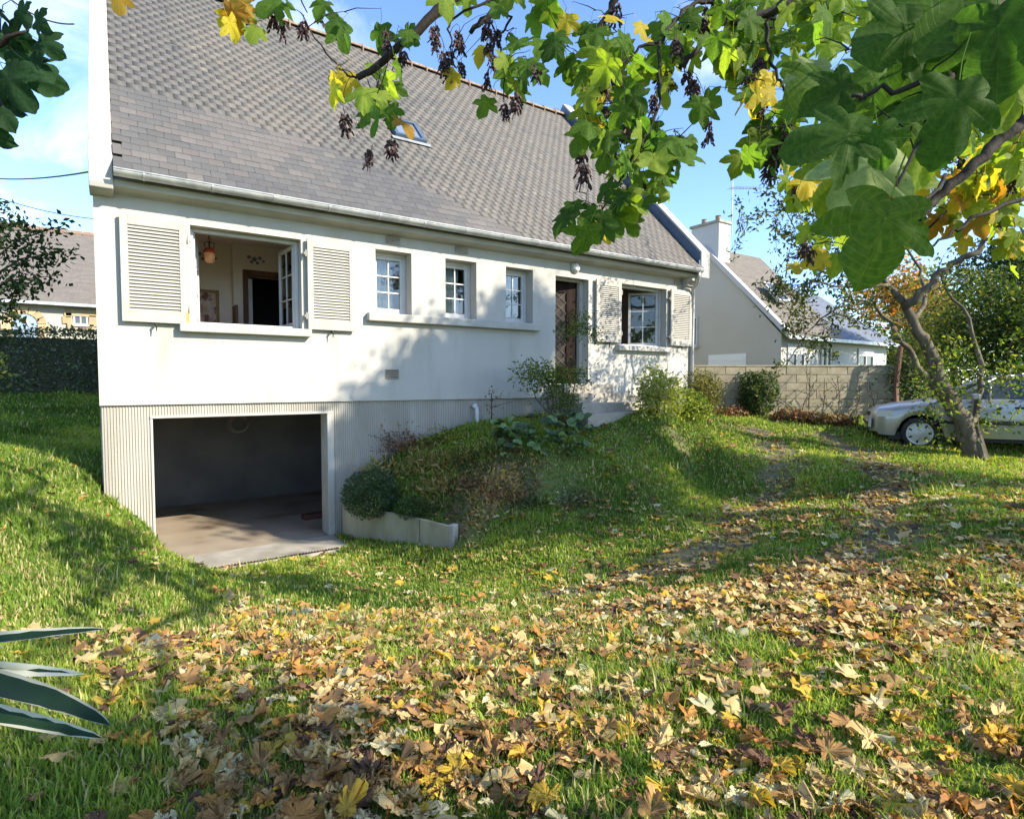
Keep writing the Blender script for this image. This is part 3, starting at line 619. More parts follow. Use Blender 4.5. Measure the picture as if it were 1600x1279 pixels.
# ------------------------------------------------------------------ block wall
M['block'] = mat('concrete_block', (.34, .30, .21), (.28, .245, .17), 6, .95, .5, 70, .1, c3=(.24, .21, .14), s3=3, lo3=.58, hi3=.8, rnd=.10)
M['mortar'] = mat('mortar', (.30, .27, .20), (.24, .21, .16), 20, 1)
wa = W(1070, 597, 14.6)[:2]; wb = W(1402, 597, 14.4)[:2]; we = wb-wa; WL = np.linalg.norm(we); we /= WL; wn = np.array([-we[1], we[0]])
t = thing('block_wall', 'low garden wall of pale concrete blocks between the house and the car', 'wall', (*((wa+wb)/2), -1.0))
ZT = .43
b = MB(); b.obox((*((wa+wb)/2+wn*.08), ZT/2-.65), (*(we*WL/2), 0), (*(wn*.075), 0), (0, 0, ZT/2+.645)); b.build('mortar_core', M['mortar'], t)
blk = {}
for r in range(8):
    x = -(.25 if r % 2 else 0)
    while x < WL-.02:
        x0, x1 = max(x, 0)+.005, min(x+.5, WL)-.005; x += .5
        if x1-x0 < .06: continue
        key = round(x1-x0, 2)
        if key not in blk:
            q = MB(); q.obox((0, 0, 0), (*(we*(x1-x0)/2), 0), (*(wn*.09), 0), (0, 0, .094)); o = q.build('block', M['block'], t, bevel=.006); blk[key] = o.data
        else:
            o = link('block', blk[key], t, .006)
        p = wa+we*(x0+x1)/2+wn*(.078+random.gauss(0, .0035)); o.location += Vector((p[0], p[1], ZT-.03-.1-r*.2))
b = MB(); b.obox((*((wa+wb)/2+wn*.08), ZT-.012), (*(we*(WL/2+.01)), 0), (*(wn*.105), 0), (0, 0, .022)); b.build('cap', M['block'], t, bevel=.01)

# ------------------------------------------------------------------ neighbouring houses
farroof = lambda n, a, b_: mat(n, a, b_, 2.2, .8, .5, 26, .25, stretch=(1.2, 4, 4), c3=[x*1.5 for x in a], s3=14, lo3=.55, hi3=.7)
M['nbwall'] = mat('beige_render', (.50, .475, .41), (.47, .44, .375), .8, .92, .15, 80, .15)
M['nbwhite'] = mat('white_render', (.52, .52, .51), (.48, .48, .47), .8, .92)
M['nbroof'] = farroof('brown_slate', (.16, .14, .115), (.12, .11, .09))
M['nbroof2'] = farroof('blue_slate', (.14, .16, .20), (.10, .12, .15))
def win(root, c, u, w, h, n, mf=None, rows=1, shutterbox=0):
    """window with frame, dark opening and pane, centre c on a wall of outward normal n and along-direction u"""
    c, u, n = map(np.array, (c, u, n)); z = np.array([0, 0, 1.])
    f = .06; b = MB()
    for du, dz, a, e in ((-w/2+f/2, 0, f/2, h/2), (w/2-f/2, 0, f/2, h/2), (0, h/2-f/2, w/2-f, f/2), (0, -h/2+f/2, w/2-f, f/2), (0, 0, f/2.5, h/2-f)): b.obox(c+u*du+z*dz+n*.01, u*a, n*.03, z*e)
    o = b.build('window', mf or M['joinery'], root)
    q = MB(); q.obox(c-n*.01, u*(w/2-.01), n*.012, z*(h/2-.01)); q.build('pane', M['darkglass'], o)
    if shutterbox: q = MB(); q.obox(c+z*(h/2-shutterbox/2-f)+n*.03, u*(w/2-f), n*.012, z*shutterbox/2); q.build('roller_shutter', M['joinery'], o)
    q = MB(); q.obox(c-z*(h/2+.03)+n*.05, u*(w/2+.05), n*.07, z*.03); q.build('sill', M['nbwhite'], o)
    return o
M['darkglass'] = mat('dark_glass', (.06, .075, .09), rough=.08, spec=.7)
NX, NY, NZ = 16.4, .8, 1.44
t = thing('neighbour_house', 'beige neighbouring house with gable chimney behind the block wall', 'house', (19.8, 3, -1.2))
b = MB(); b.add([(NX, NY, -1.6), (NX, 6.4, -1.6), (NX, 6.4, NZ), (NX, 3.6, 4.45), (NX, NY, NZ)], [(0,1,2,3,4)]); b.add([(NX+.25, NY, -1.6), (NX+.25, 6.4, -1.6), (NX+.25, 6.4, NZ), (NX+.25, 3.6, 4.45), (NX+.25, NY, NZ)], [(4,3,2,1,0)])
b.add([(NX, NY, -1.6), (NX, NY, NZ), (NX+.25, NY, NZ), (NX+.25, NY, -1.6)], [(0,1,2,3)]); b.build('gable_wall', M['nbwall'], t)
MB().box(NX+.251, 23.2, NY+.01, NY+.25, -1.6, NZ).build('front_wall', M['nbwhite'], t)
MB().box(23.0, 23.19, NY+.26, 6.4, -1.6, NZ).build('end_wall', M['nbwhite'], t)
b = MB()
pr = [(NY-.25, NZ-.1), (NY-.25, NZ-.02), (3.6, 4.56), (6.6, NZ), (6.6, NZ-.1), (3.6, 4.46)]
b.prism(pr, NX-.08, 19.6); rf = b.build('roof', M['nbroof'], t)
b = MB(); b.add([(19.6, NY-.27, NZ-.06), (23.45, NY-.27, NZ-.06), (21.9, 2.7, 3.3), (19.6, 2.7, 3.3), (23.45, 5, NZ-.06), (19.6, 5.0, NZ-.06)], [(0,1,2,3), (1,4,2), (4,5,3,2)]); b.build('wing_roof', M['nbroof2'], t)
b = MB(); b.add([(NX-.1, NY-.28, NZ-.14), (NX-.1, 3.6, 4.42), (NX-.1, 3.6, 4.60), (NX-.1, NY-.28, NZ+.05)], [(0,1,2,3)]); b.add([(NX+.12, NY-.28, NZ-.14), (NX+.12, 3.6, 4.42), (NX+.12, 3.6, 4.60), (NX+.12, NY-.28, NZ+.05)], [(3,2,1,0)])
b.add([(NX-.1, NY-.28, NZ+.05), (NX-.1, 3.6, 4.60), (NX+.12, 3.6, 4.60), (NX+.12, NY-.28, NZ+.05)], [(0,1,2,3)]); b.add([(NX-.1, NY-.28, NZ-.14), (NX+.12, NY-.28, NZ-.14), (NX+.12, NY-.28, NZ+.05), (NX-.1, NY-.28, NZ+.05)], [(0,1,2,3)])
b.build('verge', M['nbwhite'], t)
MB().box(NX+.12, 23.45, NY-.36, NY-.24, NZ-.15, NZ-.05).build('gutter', M['zinc'], t)
b = MB(); b.box(NX+.02, NX+.62, 3.05, 4.15, 3.6, 5.25); ch = b.build('chimney', M['nbwhite'], t); MB().box(NX-.03, NX+.67, 3.0, 4.2, 5.251, 5.33).build('chimney_cap', M['concrete'], ch)
for y in (3.3, 3.85): q = MB(); q.lathe([(.09, 5.331), (.08, 5.52), (.10, 5.54)], (NX+.3, y, 0), n=10); q.build('chimney_pot', M['clay'], ch)
win(t, (NX-.01, 4.25, 1.75), (0, 1, 0), .9, 1.0, (-1, 0, 0))
b = MB(); b.box(NX-.03, NX-.001, 1.95, 3.35, -1.5, .92); M['rollwhite'] = mat('white_roller', (.78, .78, .76)); gd = b.build('roller_door', M['rollwhite'], t)
for k in range(12): q = MB(); q.box(NX-.04, NX-.031, 2.02, 3.28, .70-k*.12, .80-k*.12); q.build('slat', M['rollwhite'], gd)
for x, w_, sb in ((17.2, .95, .25), (18.95, .62, 0), (21.6, 1.1, .2)): win(t, (x, NY+.005, .55), (1, 0, 0), w_, 1.25, (0, -1, 0), None, 1, sb)
b = MB(); p = np.array([17.6, 1.75, NZ+(1.75-NY+.25)*1.19]); uu = np.array([0, 1, 1.19])/1.555; nn = np.array([0, -1.19, 1])/1.555
b.obox(p+nn*.04, (.36, 0, 0), uu*.42, nn*.04); sk = b.build('roof_window', M['nbwhite'], t); q = MB(); q.obox(p+nn*.07, (.30, 0, 0), uu*.36, nn*.015); q.build('pane', M['darkglass'], sk)
t = thing('antenna', 'thin television aerial on the neighbouring chimney', 'antenna', (NX+.6, 3.0, 5.3))
b = MB(); A0 = np.array([NX+.66, 3.02, 4.9]); b.tube([A0, A0+[0, 0, 1.75]], .022, 6); b.build('mast', M['zinc'], t)
b = MB(); A1 = A0+np.array([0, 0, 1.55]); b.tube([A1-RT*.1, A1+RT*.95+np.array([0, 0, -.04])], .012, 5)
for k in range(9): c = A1+RT*(.0+.115*k); b.tube([c-np.array([0, .22-.012*k, .0]), c+np.array([0, .22-.012*k, .0])], .007, 4)
b.tube([A1-RT*.05, A1-RT*.05+np.array([0, 0, .25])+RT*.12], .008, 4); b.tube([A1-RT*.05, A1-RT*.05-np.array([0, 0, .2])+RT*.1], .008, 4); b.build('boom', M['zinc'], t)
# far house above the ridge's right end
t = thing('far_house', 'pale gabled house peeping over the right end of the main ridge', 'house', (16.5, 15, -.5))
G0 = W(850, 190, 24); G1 = W(905, 150, 24); gx0 = G0[0]; 
b = MB(); yy = 13.0; zt = G1[2]+.9; xm = G1[0]+1.3; hw = 3.6
b.add([(xm-hw, yy, -1), (xm+hw, yy, -1), (xm+hw, yy, zt-hw*.8), (xm, yy, zt), (xm-hw, yy, zt-hw*.8)], [(0,1,2,3,4)]); b.box(xm-hw, xm+hw, yy+.05, yy+8, -1, zt-hw*.8); b.build('wall', M['nbwhite'], t)
b = MB()
for s_ in (-1, 1): b.add([(xm, yy-.2, zt+.16), (xm+s_*(hw+.3), yy-.2, zt-(hw+.3)*.8+.16), (xm+s_*(hw+.3), yy+8.2, zt-(hw+.3)*.8+.16), (xm, yy+8.2, zt+.16), (xm, yy-.2, zt), (xm+s_*(hw+.3), yy-.2, zt-(hw+.3)*.8), (xm+s_*(hw+.3), yy+8.2, zt-(hw+.3)*.8), (xm, yy+8.2, zt)], [(0,1,2,3), (4,5,6,7), (0,1,5,4), (1,2,6,5)])
b.build('roof', M['nbroof2'], t)
# old cottage on the left
t = thing('stone_cottage', 'old cottage with arched blue opening and stone surrounds behind the hedge', 'house', (-1, 21, -.2))
CY = 19.0; ez = 3.0
def onY(px, py, Y):
    r = FW+RT*(px-800)/F-UP*(py-639.5)/F; return CAM+r*(Y-CAM[1])/r[1]
ez = onY(75, 471, CY)[2]; rz = onY(75, 359, CY+3.6)[2]
MB().box(-9, 7, CY, CY+7, -.6, ez).build('wall', mat('old_limewash', (.48, .455, .38), (.43, .40, .325), 1.5, .95), t)
b = MB(); b.prism([(CY-.3, ez-.12), (CY-.3, ez), (CY+3.6, rz), (CY+7.4, ez), (CY+7.4, ez-.12), (CY+3.6, rz-.15)], -9.3, 7.3); rf = b.build('roof', farroof('old_slate', (.16, .145, .125), (.125, .112, .1)), t)
for k in range(30): q = MB(); q.lathe([(.14, 0), (.14, .42)], (-8.5+.44*k, CY+3.6, rz-.04), (1, 0, 0), 10); q.build('ridge_tile', M['clay'], rf)
MB().box(-9.3, 7.3, CY-.42, CY-.30, ez-.16, ez-.05).build('gutter', M['zinc'], t)
M['stone'] = mat('buff_stone', (.50, .36, .20), (.40, .30, .18), 6, .95, .4, 30, .1, rnd=.25)
c = onY(40, 520, CY); r0, r1 = .36, .62; c[2] += .35
def arch(nseg, ra, rb, y0, y1, zb, parent, nm, m_):
    for k in range(nseg):
        a0, a1 = math.pi*k/nseg+.02, math.pi*(k+1)/nseg-.02
        P_ = [(r_*math.cos(a), r_*math.sin(a)) for r_, a in ((ra, a0), (rb, a0), (rb, (a0+a1)/2), (rb, a1), (ra, a1), (ra, (a0+a1)/2))]
        q = MB(); n = 6; vs_ = [(c[0]+x, y, c[2]+z) for y in (y0, y1) for x, z in P_]
        q.add(vs_, [tuple(range(n)), tuple(range(2*n-1, n-1, -1))]+[(i, (i+1) % n, n+(i+1) % n, n+i) for i in range(n)]); q.build(nm, m_, parent, bevel=.01)
arch(7, r0, r1, CY-.06, CY+.02, 0, t, 'arch_stone', M['stone'])
for s_ in (-1, 1):
    for k in range(4): w_ = .2 if k % 2 else .32; x0 = c[0]+s_*r0; MB().box(min(x0, x0+s_*w_), max(x0, x0+s_*w_), CY-.06, CY+.02, c[2]-.30*(k+1)+.01, c[2]-.30*k-.01).build('jamb_stone', M['stone'], t, bevel=.01)
b = MB(); n = 16; b.add([(c[0]+r0*math.cos(math.pi*k/n), CY-.02, c[2]+r0*math.sin(math.pi*k/n)) for k in range(n+1)]+[(c[0]-r0, CY-.02, c[2]-1.2), (c[0]+r0, CY-.02, c[2]-1.2)], [tuple(range(n+3))]); dr = b.build('arched_door', mat('blue_paint', (.22, .30, .42), (.3, .38, .5), 3, .5), t)
b = MB(); b.tube([(c[0]-.18, CY-.04, c[2]+.22), (c[0]+.02, CY-.04, c[2]+.12), (c[0]+.12, CY-.04, c[2]-.12)], [.03, .06, .02], 6); b.build('door_ornament', M['joinery'], dr)
c2 = onY(126, 500, CY)
for dx, dz, w_, h_ in ((0, .26, .50, .13), (-.42, -.02, .14, .14), (.40, -.02, .14, .22), (0, -.27, .42, .12), (.78, .02, .16, .3), (-.36, .16, .1, .1)):
    MB().box(c2[0]+dx-w_, c2[0]+dx+w_, CY-.06, CY+.02, c2[2]+dz-h_, c2[2]+dz+h_).build('window_stone', M['stone'], t, bevel=.012)
win(t, (c2[0], CY+.0, c2[2]), (1, 0, 0), .46, .38, (0, -1, 0))
# overhead lines
for (a, b_, lab) in (((-60, 270, 13), (143, 268, 7.6), 'thin overhead cable fixed to the left corner of the main house'), ((-40, 296, 16), (147, 342, 17.5), 'lower overhead cable running past the left house corner over the cottage roof'), ((10, -6, 9), (116, 38, 9.5), 'short dark overhead wire crossing the top left of the sky')):
    A, B = W(*a), W(*b_); pts = [A+(B-A)*k/12-np.array([0, 0, .12])*4*(k/12)*(1-k/12) for k in range(13)]
    o = MB().tube(pts, .012, 5).build('overhead_cable', M['iron']); tag(o, lab, 'cable', 'overhead cables at the left')

# ------------------------------------------------------------------ the car
def car():
    t = thing('parked_car', 'silver saloon car parked behind the leaning tree', 'car', (0, 0, 0))
    paint = mat('silver_paint', (.38, .38, .37), (.35, .35, .34), 2, .32, 0, 60, .5, metal=.6, coat=.5)
    blk_ = mat('black_trim', (.03, .03, .032), rough=.6); tyre = mat('tyre', (.025, .025, .026), (.05, .047, .04), 9, .9)
    gl = mat('car_glass', (.05, .065, .075), rough=.05, spec=.9); rim = mat('hubcap', (.55, .55, .55), (.45, .45, .45), 5, .4, metal=.35)
    xs = np.r_[np.arange(0, 4.42, .05)]
    def lin(x, P): P = np.array(P); return np.interp(x, P[:, 0], P[:, 1])
    top = [(0, .62), (.06, .72), (.15, .76), (.5, .84), (1.0, .92), (1.35, .97), (1.6, .985), (3.6, 1.0), (4.2, .97), (4.36, .92), (4.42, .7)]
    wid = [(0, .52), (.08, .66), (.25, .77), (.6, .83), (1.2, .85), (3.4, .85), (4.1, .81), (4.35, .72), (4.42, .6)]
    V = []; n = 15
    for x in xs:
        zt = lin(x, top); w = lin(x, wid); zb = .24 if .1 < x < 4.3 else .30
        for xw in (.80, 3.40):
            d = abs(x-xw)
            if d < .36: zb = max(zb, .30+math.sqrt(.36**2-d*d)*1.0)
        zb = min(zb, zt-.08)
        half = [(w*.96, zb), (w*.985, max(zb, .38)), (w*1.0, max(zb+.01, .56)), (w*.985, max(zb+.02, zt-.10)), (w*.95, zt-.03), (w*.86, zt), (w*.5, zt+.03), (0, zt+.04)]
        V += [(x, -a, z) for a, z in half]+[(x, a, z) for a, z in half[-2::-1]]
    b = MB(); m = len(xs); b.v = V
    b.f = [[i*n+k, i*n+k+1, (i+1)*n+k+1, (i+1)*n+k] for i in range(m-1) for k in range(n-1)]+[list(range(n))[::-1], [(m-1)*n+k for k in range(n)]]; b.m = [0]*len(b.f)
    body = b.build('body', paint, t, smooth=True)
    # cabin: windscreen foot 1.30, roof 2.0-3.1, rear foot 3.85
    prof = [(1.28, .96), (1.98, 1.37), (2.25, 1.405), (2.9, 1.40), (3.2, 1.36), (3.82, .98)]
    def cab(s, zl):
        return [(x, s*(.78-.20*(z-.96)/.44), z) for x, z in prof]
    b = MB(); Lf, Rf = cab(-1, 0), cab(1, 0); k = len(prof); b.add(Lf+Rf, [(i, i+1, k+i+1, k+i) for i in (1, 2, 3)]); b.build('roof', paint, t, smooth=True)
    b = MB(); b.add([Lf[0], Lf[1], Rf[1], Rf[0]], [(0,1,2,3)]); b.build('windscreen', gl, t)
    b = MB(); b.add([Lf[4], Lf[5], Rf[5], Rf[4]], [(0,1,2,3)]); b.build('rear_screen', gl, t)
    for s, S in ((-1, Lf), (1, Rf)):
        b = MB(); b.add([(x, y+(-s)*.012, z) for x, y, z in S], [tuple(range(k))]); b.build('side_window', gl, t)
        b = MB()
        for i in range(5): b.tube([S[i], S[i+1]], .032, 6)
        b.tube([(2.42, S[2][1]*1.0, 1.40), (2.40, s*.80, .97)], .03, 6); b.tube([(3.28, s*.60, 1.32), (3.22, s*.80, .98)], .028, 6); b.tube([(1.9, s*.63, 1.30), (1.86, s*.80, .97)], .02, 6)
        b.build('pillars', paint, t, smooth=True)
        b = MB(); b.box(.62, 3.95, s*.853-.012, s*.853+.012, .50, .575); 
        b.v = [v for v in b.v]; b.build('side_trim', blk_, t, bevel=.006)
        b = MB(); b.obox((1.62, s*.93, 1.02), (.07, 0, 0), (0, .09, 0), (0, 0, .06)); b.build('door_mirror', paint, t, bevel=.03)
        for xd in (1.36, 2.40, 3.26): q = MB(); q.box(xd, xd+.008, s*.84-.012, s*.84+.008, .33, .93); q.build('door_gap', blk_, t)
        for xd in (2.22, 3.08): q = MB(); q.box(xd, xd+.15, s*.845-.012, s*.845+.022, .80, .84); q.build('door_handle', blk_, t, bevel=.006)
        b = MB(); b.add([(.10, s*.67, .60), (.36, s*.80, .61), (.34, s*.79, .74), (.12, s*.68, .71)], [(0,1,2,3)]); b.v = [(x-.012, y+s*.012, z) for x, y, z in b.v]; b.build('headlight', mat('headlamp', (.6, .62, .6), rough=.1, spec=.8), t)
        for xw in (.80, 3.40):
            w = thing_part = bpy.data.objects.new('wheel', None); col.objects.link(w); w.parent = t; w.location = (xw, s*.74, .30); w.empty_display_size = .1
            q = MB(); q.lathe([(.17, -.09), (.285, -.095), (.30, -.06), (.30, .06), (.285, .095), (.17, .09)], (xw, s*.74, .30), (0, 1, 0), 28); q.build('tyre', tyre, w, smooth=True)
            q = MB(); q.lathe([(.225, s*.0), (.222, s*.098), (.19, s*.092), (.10, s*.105), (.03, s*.115)], (xw, s*.74, .30), (0, 1, 0), 24); rm = q.build('rim', rim, w)
            for k5 in range(7):
                a = 2*math.pi*k5/7; q = MB(); q.obox((xw+.165*math.cos(a), s*.74+s*.096, .30+.165*math.sin(a)), (.028*math.cos(a), 0, .03*math.sin(a)), (-.016*math.sin(a), 0, .016*math.cos(a)), (0, .008, 0)); q.build('rim_slot', blk_, rm)
    b = MB(); b.add([(.01, -.62, .36), (.01, .62, .36), (-.05, .60, .37), (-.05, -.60, .37), (.01, -.62, .56), (.01, .62, .56), (-.05, .60, .55), (-.05, -.60, .55)], [(0,1,2,3), (4,5,6,7), (2,3,7,6), (0,3,7,4), (1,2,6,5)]); b.build('bumper', paint, t, bevel=.02)
    MB().box(-.065, -.045, -.6, .6, .44, .48).build('bumper_strip', blk_, t); MB().box(-.02, .03, -.3, .3, .60, .68).build('grille', blk_, t)
    MB().box(.3, 4.2, -.7, .7, .16, .3).build('underbody', blk_, t)
    return t
c = car(); p = onZ(1420, 704, -1.32); ang = R(-62)
d_ = np.array([math.cos(ang), math.sin(ang)]); n2 = np.array([d_[1], -d_[0]])
base = np.array([p[0], p[1]])+RT[:2]*.2-d_*.80-n2*.83
zc = gzs(*(base+d_*.8))*.5+gzs(*(base+d_*3))*.5
c.location = (base[0], base[1], zc-.01); c.rotation_euler = (0, 0, ang)
# ------------------------------------------------------------------ vegetation helpers
def G(px, py):                           # the ground point seen at px, py
    r = FW+RT*(px-800)/F-UP*(py-639.5)/F
    d = np.linspace(1.2, 60, 1200); P = CAM+r*d[:, None]; below = P[:, 2] < gz(P[:, 0], P[:, 1])
    i = int(np.argmax(below)); return P[i] if below.any() else P[-1]
def unit(v): return v/(np.linalg.norm(v, axis=-1, keepdims=True)+1e-9)
def leaf_geo(P, size, D=None, aspect=.5, spread=1.0, fold=.25, szj=.35):
    """P (n,3) -> kite leaves (4 verts, 2 triangles each)"""
    n = len(P); d = rng.normal(size=(n, 3))
    d = unit(d*spread+(D if D is not None else 0)); s = unit(np.cross(d, rng.normal(size=(n, 3)))); nn = np.cross(s, d)
    L_ = (np.asarray(size)*(1+rng.uniform(-szj, szj, n)))[:, None]; w = L_*aspect/2
    V = np.stack([P, P+d*L_*.45+s*w+nn*w*fold, P+d*L_, P+d*L_*.45-s*w+nn*w*fold], 1).reshape(-1, 3)
    b = np.arange(n)[:, None]*4; Fq = np.concatenate([b+[0, 1, 2], b+[0, 2, 3]], 1).reshape(-1, 3)
    return V, Fq
def foliage(name, P, size, mats, parent, probs=None, kind='stuff', **k):
    V, Fq = leaf_geo(P, size, **k); mi = np.repeat(rng.choice(len(mats), len(P), p=probs), 2)
    return npmesh(name, V, Fq, mats, mi, parent, kind)
def blob(c, r, n, shell=.45, lump=.35, freq=2.2, seed=0, flat=-1.0):
    d = unit(rng.normal(size=(n, 3))); d[:, 2] = np.where(d[:, 2] < flat, -d[:, 2], d[:, 2])
    rr = rng.uniform(0, 1, n)**shell
    lm = 1+lump*(vn(d[:, 0]*freq+d[:, 2]*1.3+5, d[:, 1]*freq-d[:, 2]*.9+5, 1.0, seed)-.5)*2
    return np.array(c)+d*(rr*lm)[:, None]*np.array(r)
LM = {}
LM['hedge'] = [leafmat('hedge_dark', (.10, .155, .07), tr=.2), leafmat('hedge_mid', (.16, .23, .10), tr=.25), leafmat('hedge_grey', (.28, .31, .22), tr=.2)]
LM['olive'] = [leafmat('olive_a', (.13, .13, .035), tr=.35), leafmat('olive_b', (.19, .18, .05), tr=.35), leafmat('olive_c', (.07, .08, .025), tr=.3)]
LM['bright'] = [leafmat('bright_a', (.22, .28, .04), tr=.4), leafmat('bright_b', (.34, .36, .07), tr=.45), leafmat('bright_c', (.07, .11, .02), tr=.35)]
LM['pale'] = [leafmat('pale_a', (.40, .40, .24), tr=.35), leafmat('pale_b', (.26, .30, .10), tr=.4), leafmat('pale_c', (.58, .56, .44), tr=.3)]
LM['white'] = [leafmat('white_tuft_a', (.66, .63, .56), tr=.3), leafmat('white_tuft_b', (.50, .47, .38), tr=.3)]
LM['dark'] = [leafmat('dark_a', (.028, .055, .018), tr=.25), leafmat('dark_b', (.05, .085, .025), tr=.3), leafmat('dark_c', (.10, .13, .04), tr=.35)]
LM['green'] = [leafmat('green_a', (.055, .10, .022), tr=.4), leafmat('green_b', (.09, .15, .03), tr=.45), leafmat('green_c', (.20, .21, .04), tr=.45), leafmat('green_d', (.035, .06, .02), tr=.3)]
LM['autumn'] = [leafmat('autumn_a', (.36, .14, .03), tr=.4), leafmat('autumn_b', (.42, .24, .05), tr=.4), leafmat('autumn_c', (.2, .14, .04), tr=.4)]
LM['dry'] = [leafmat('dry_a', (.20, .10, .05), tr=.15), leafmat('dry_b', (.13, .06, .035), tr=.15), leafmat('dry_c', (.30, .19, .09), tr=.2)]
LM['fern'] = [leafmat('fern_a', (.34, .30, .10), tr=.3), leafmat('fern_b', (.40, .27, .10), tr=.3), leafmat('fern_c', (.16, .19, .05), tr=.3)]
M['bark'] = mat('grey_bark', (.16, .14, .105), (.09, .075, .055), 9, .95, .8, 30, .1, stretch=(1, 1, .4), c3=(.24, .24, .12), s3=5, lo3=.6, hi3=.75)
M['twig'] = mat('twig_bark', (.055, .04, .03), (.09, .07, .05), 12, .9)
M['sycbark'] = mat('sycamore_bark', (.045, .035, .026), (.085, .068, .045), 10, .9, .5, 40, .15, c3=(.2, .18, .1), s3=6, lo3=.6, hi3=.75)
M['branch'] = mat('dark_branch', (.016, .013, .011), (.032, .026, .02), 12, .85, .4, 60)
def stems(c, r, n, rad, m, parent, name='stem', base=None, h0=0):
    c = np.array(c); base = c-np.array([0, 0, r[2]]) if base is None else np.array(base)
    for k in range(n):
        e = blob(c, np.array(r)*.75, 1, flat=-.1)[0]; a = base+np.array([rng.normal()*r[0]*.12, rng.normal()*r[1]*.12, -.06]); mid = (a+e)/2+rng.normal(size=3)*np.array(r)*.1+np.array([0, 0, r[2]*.15])
        MB().tube([a, mid, e], [rad, rad*.7, rad*.3], 5).build(name, m, parent)
def bush(name, label, cat, pix, r, n, size, lm, ns=5, group=None, lift=.9, probs=None, **k):
    g = G(*pix) if len(pix) == 2 else np.array(pix); c = g+np.array([0, 0, r[2]*lift]); t = thing(name, label, cat, g, group)
    foliage('foliage', blob(c, r, n, seed=len(label), **k.pop('bl', {})), size, lm, t, probs, **k)
    stems(c, r, ns, .012, M['twig'], t, base=g); return t

# ------------------------------------------------------------------ planting round the house
t = thing('garden_hedge', 'clipped dark green hedge in front of the old cottage', 'hedge', (-4, 10.3, -.3))
hp = W(70, 520, 15.2); hx0, hx1, hy, hz = -7.0, .6, 10.4, hp[2]
n = 15000; P = np.c_[rng.uniform(hx0, hx1, n), hy+rng.uniform(-.45, .45, n), rng.uniform(-.6, hz, n)]
f_ = rng.random(n) < .55; P[f_, 1] = hy-.45+rng.uniform(-.06, .12, f_.sum())+(vn(P[f_, 0], P[f_, 2], 2.5)-.5)*.25
f_ = rng.random(n) < .2; P[f_, 2] = hz+rng.normal(0, .05, f_.sum())+(vn(P[f_, 0], P[f_, 1], 1.5)-.5)*.12
foliage('foliage', P, .085, LM['hedge'], t, [.45, .38, .17])
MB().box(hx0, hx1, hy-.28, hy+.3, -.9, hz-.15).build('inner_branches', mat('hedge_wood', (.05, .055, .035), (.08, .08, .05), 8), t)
# evergreen branch at the left edge
t = thing('laurel_tree', 'dark leafy tree reaching in from the left edge in front of the hedge', 'tree', (-4.6, .3, gzs(-4.6, .3)))
tb = np.array([-4.6, 0.3, gzs(-4.6, .3)]); dl = 8.2
MB().tube([tb-[0, 0, .1], tb+[.1, .1, 1.2], W(-70, 470, dl), W(-40, 400, dl)], [.10, .08, .06, .03], 8).build('trunk', M['bark'], t)
P = []; tw = MB()
for (a, b_, n) in (((-40, 430), (100, 352), 260), ((-40, 450), (108, 392), 300), ((-50, 470), (60, 450), 240), ((-60, 400), (40, 345), 240), ((-60, 480), (95, 430), 160), ((-40, 500), (30, 500), 200), ((-60, 380), (15, 330), 150), ((-40, 540), (5, 590), 160)):
    A, B = W(*a, dl), W(*b_, dl-.3); mid = (A+B)/2+np.array([0, 0, .15]); tw.tube([A, mid, B], [.02, .012, .004], 5)
    u_ = rng.uniform(.15, 1, n)[:, None]; P.append(A*(1-u_)**2+2*mid*u_*(1-u_)+B*u_**2+rng.normal(size=(n, 3))*np.array([.16, .16, .12])*(1.15-u_*.7))
tw.build('twigs', M['twig'], t, kind='stuff'); foliage('crown', np.concatenate(P), .085, LM['dark'], t, [.6, .3, .1], D=np.array([0, 0, -.4]), aspect=.5)
# clipped shrub balls by the slab wall
bush('box_shrub', 'rounded dense blue green shrub overhanging the concrete slab at the garage corner', 'shrub', (3.10, -.72, -1.92), (.42, .42, .36), 9000, .036, [LM['dark'][1], leafmat('box_b', (.085, .14, .07), tr=.3), leafmat('box_c', (.05, .085, .045), tr=.25)], lift=.75, bl=dict(shell=.18, lump=.12), aspect=.4)
bush('cushion_shrub', 'small bright green cushion shrub just above the concrete slab', 'shrub', (3.52, -1.25, -1.90), (.24, .24, .17), 2600, .03, [LM['dark'][1], leafmat('cushion_b', (.10, .17, .05), tr=.3)], lift=.5, bl=dict(shell=.2, lump=.15))
bush('cushion_shrub', 'small grey green cushion shrub by the ribbed basement wall', 'shrub', (3.45, -.35, -1.62), (.26, .24, .22), 2200, .035, [LM['hedge'][2], LM['dark'][1]], lift=.6, bl=dict(shell=.25, lump=.2))
# large-leaved bergenia
t = thing('bergenia_clump', 'clump of big round leathery leaves on the bank below the steps', 'plant', G(852, 705))
def roundleaf(L_, cup):
    b = MB(); n = 14; vs_ = [(0, .5, -.04*cup)]
    for k in range(n):
        a = 2*math.pi*k/n; x, y = .40*math.sin(a), .5-.5*math.cos(a); vs_.append((x*(1-.15*(y > .5)), y, cup*(.5*x*x*2+.12*math.sin(3*a))))
    b.add([(x*L_, y*L_, z*L_) for x, y, z in vs_], [(0, k+1, (k+1) % n+1) for k in range(n)])
    b.add([(-.012, 0, 0), (.012, 0, 0), (.006, -L_*.8, -.02), (-.006, -L_*.8, -.02)], [(0,1,2,3)])
    return b
bgm = [leafmat('bergenia_a', (.13, .21, .08), (.08, .14, .055), .25, .35, 12), leafmat('bergenia_b', (.18, .27, .12), (.11, .18, .07), .25, .35, 12), leafmat('bergenia_c', (.05, .085, .04), (.03, .05, .025), .2, .35, 12)]
rl = []
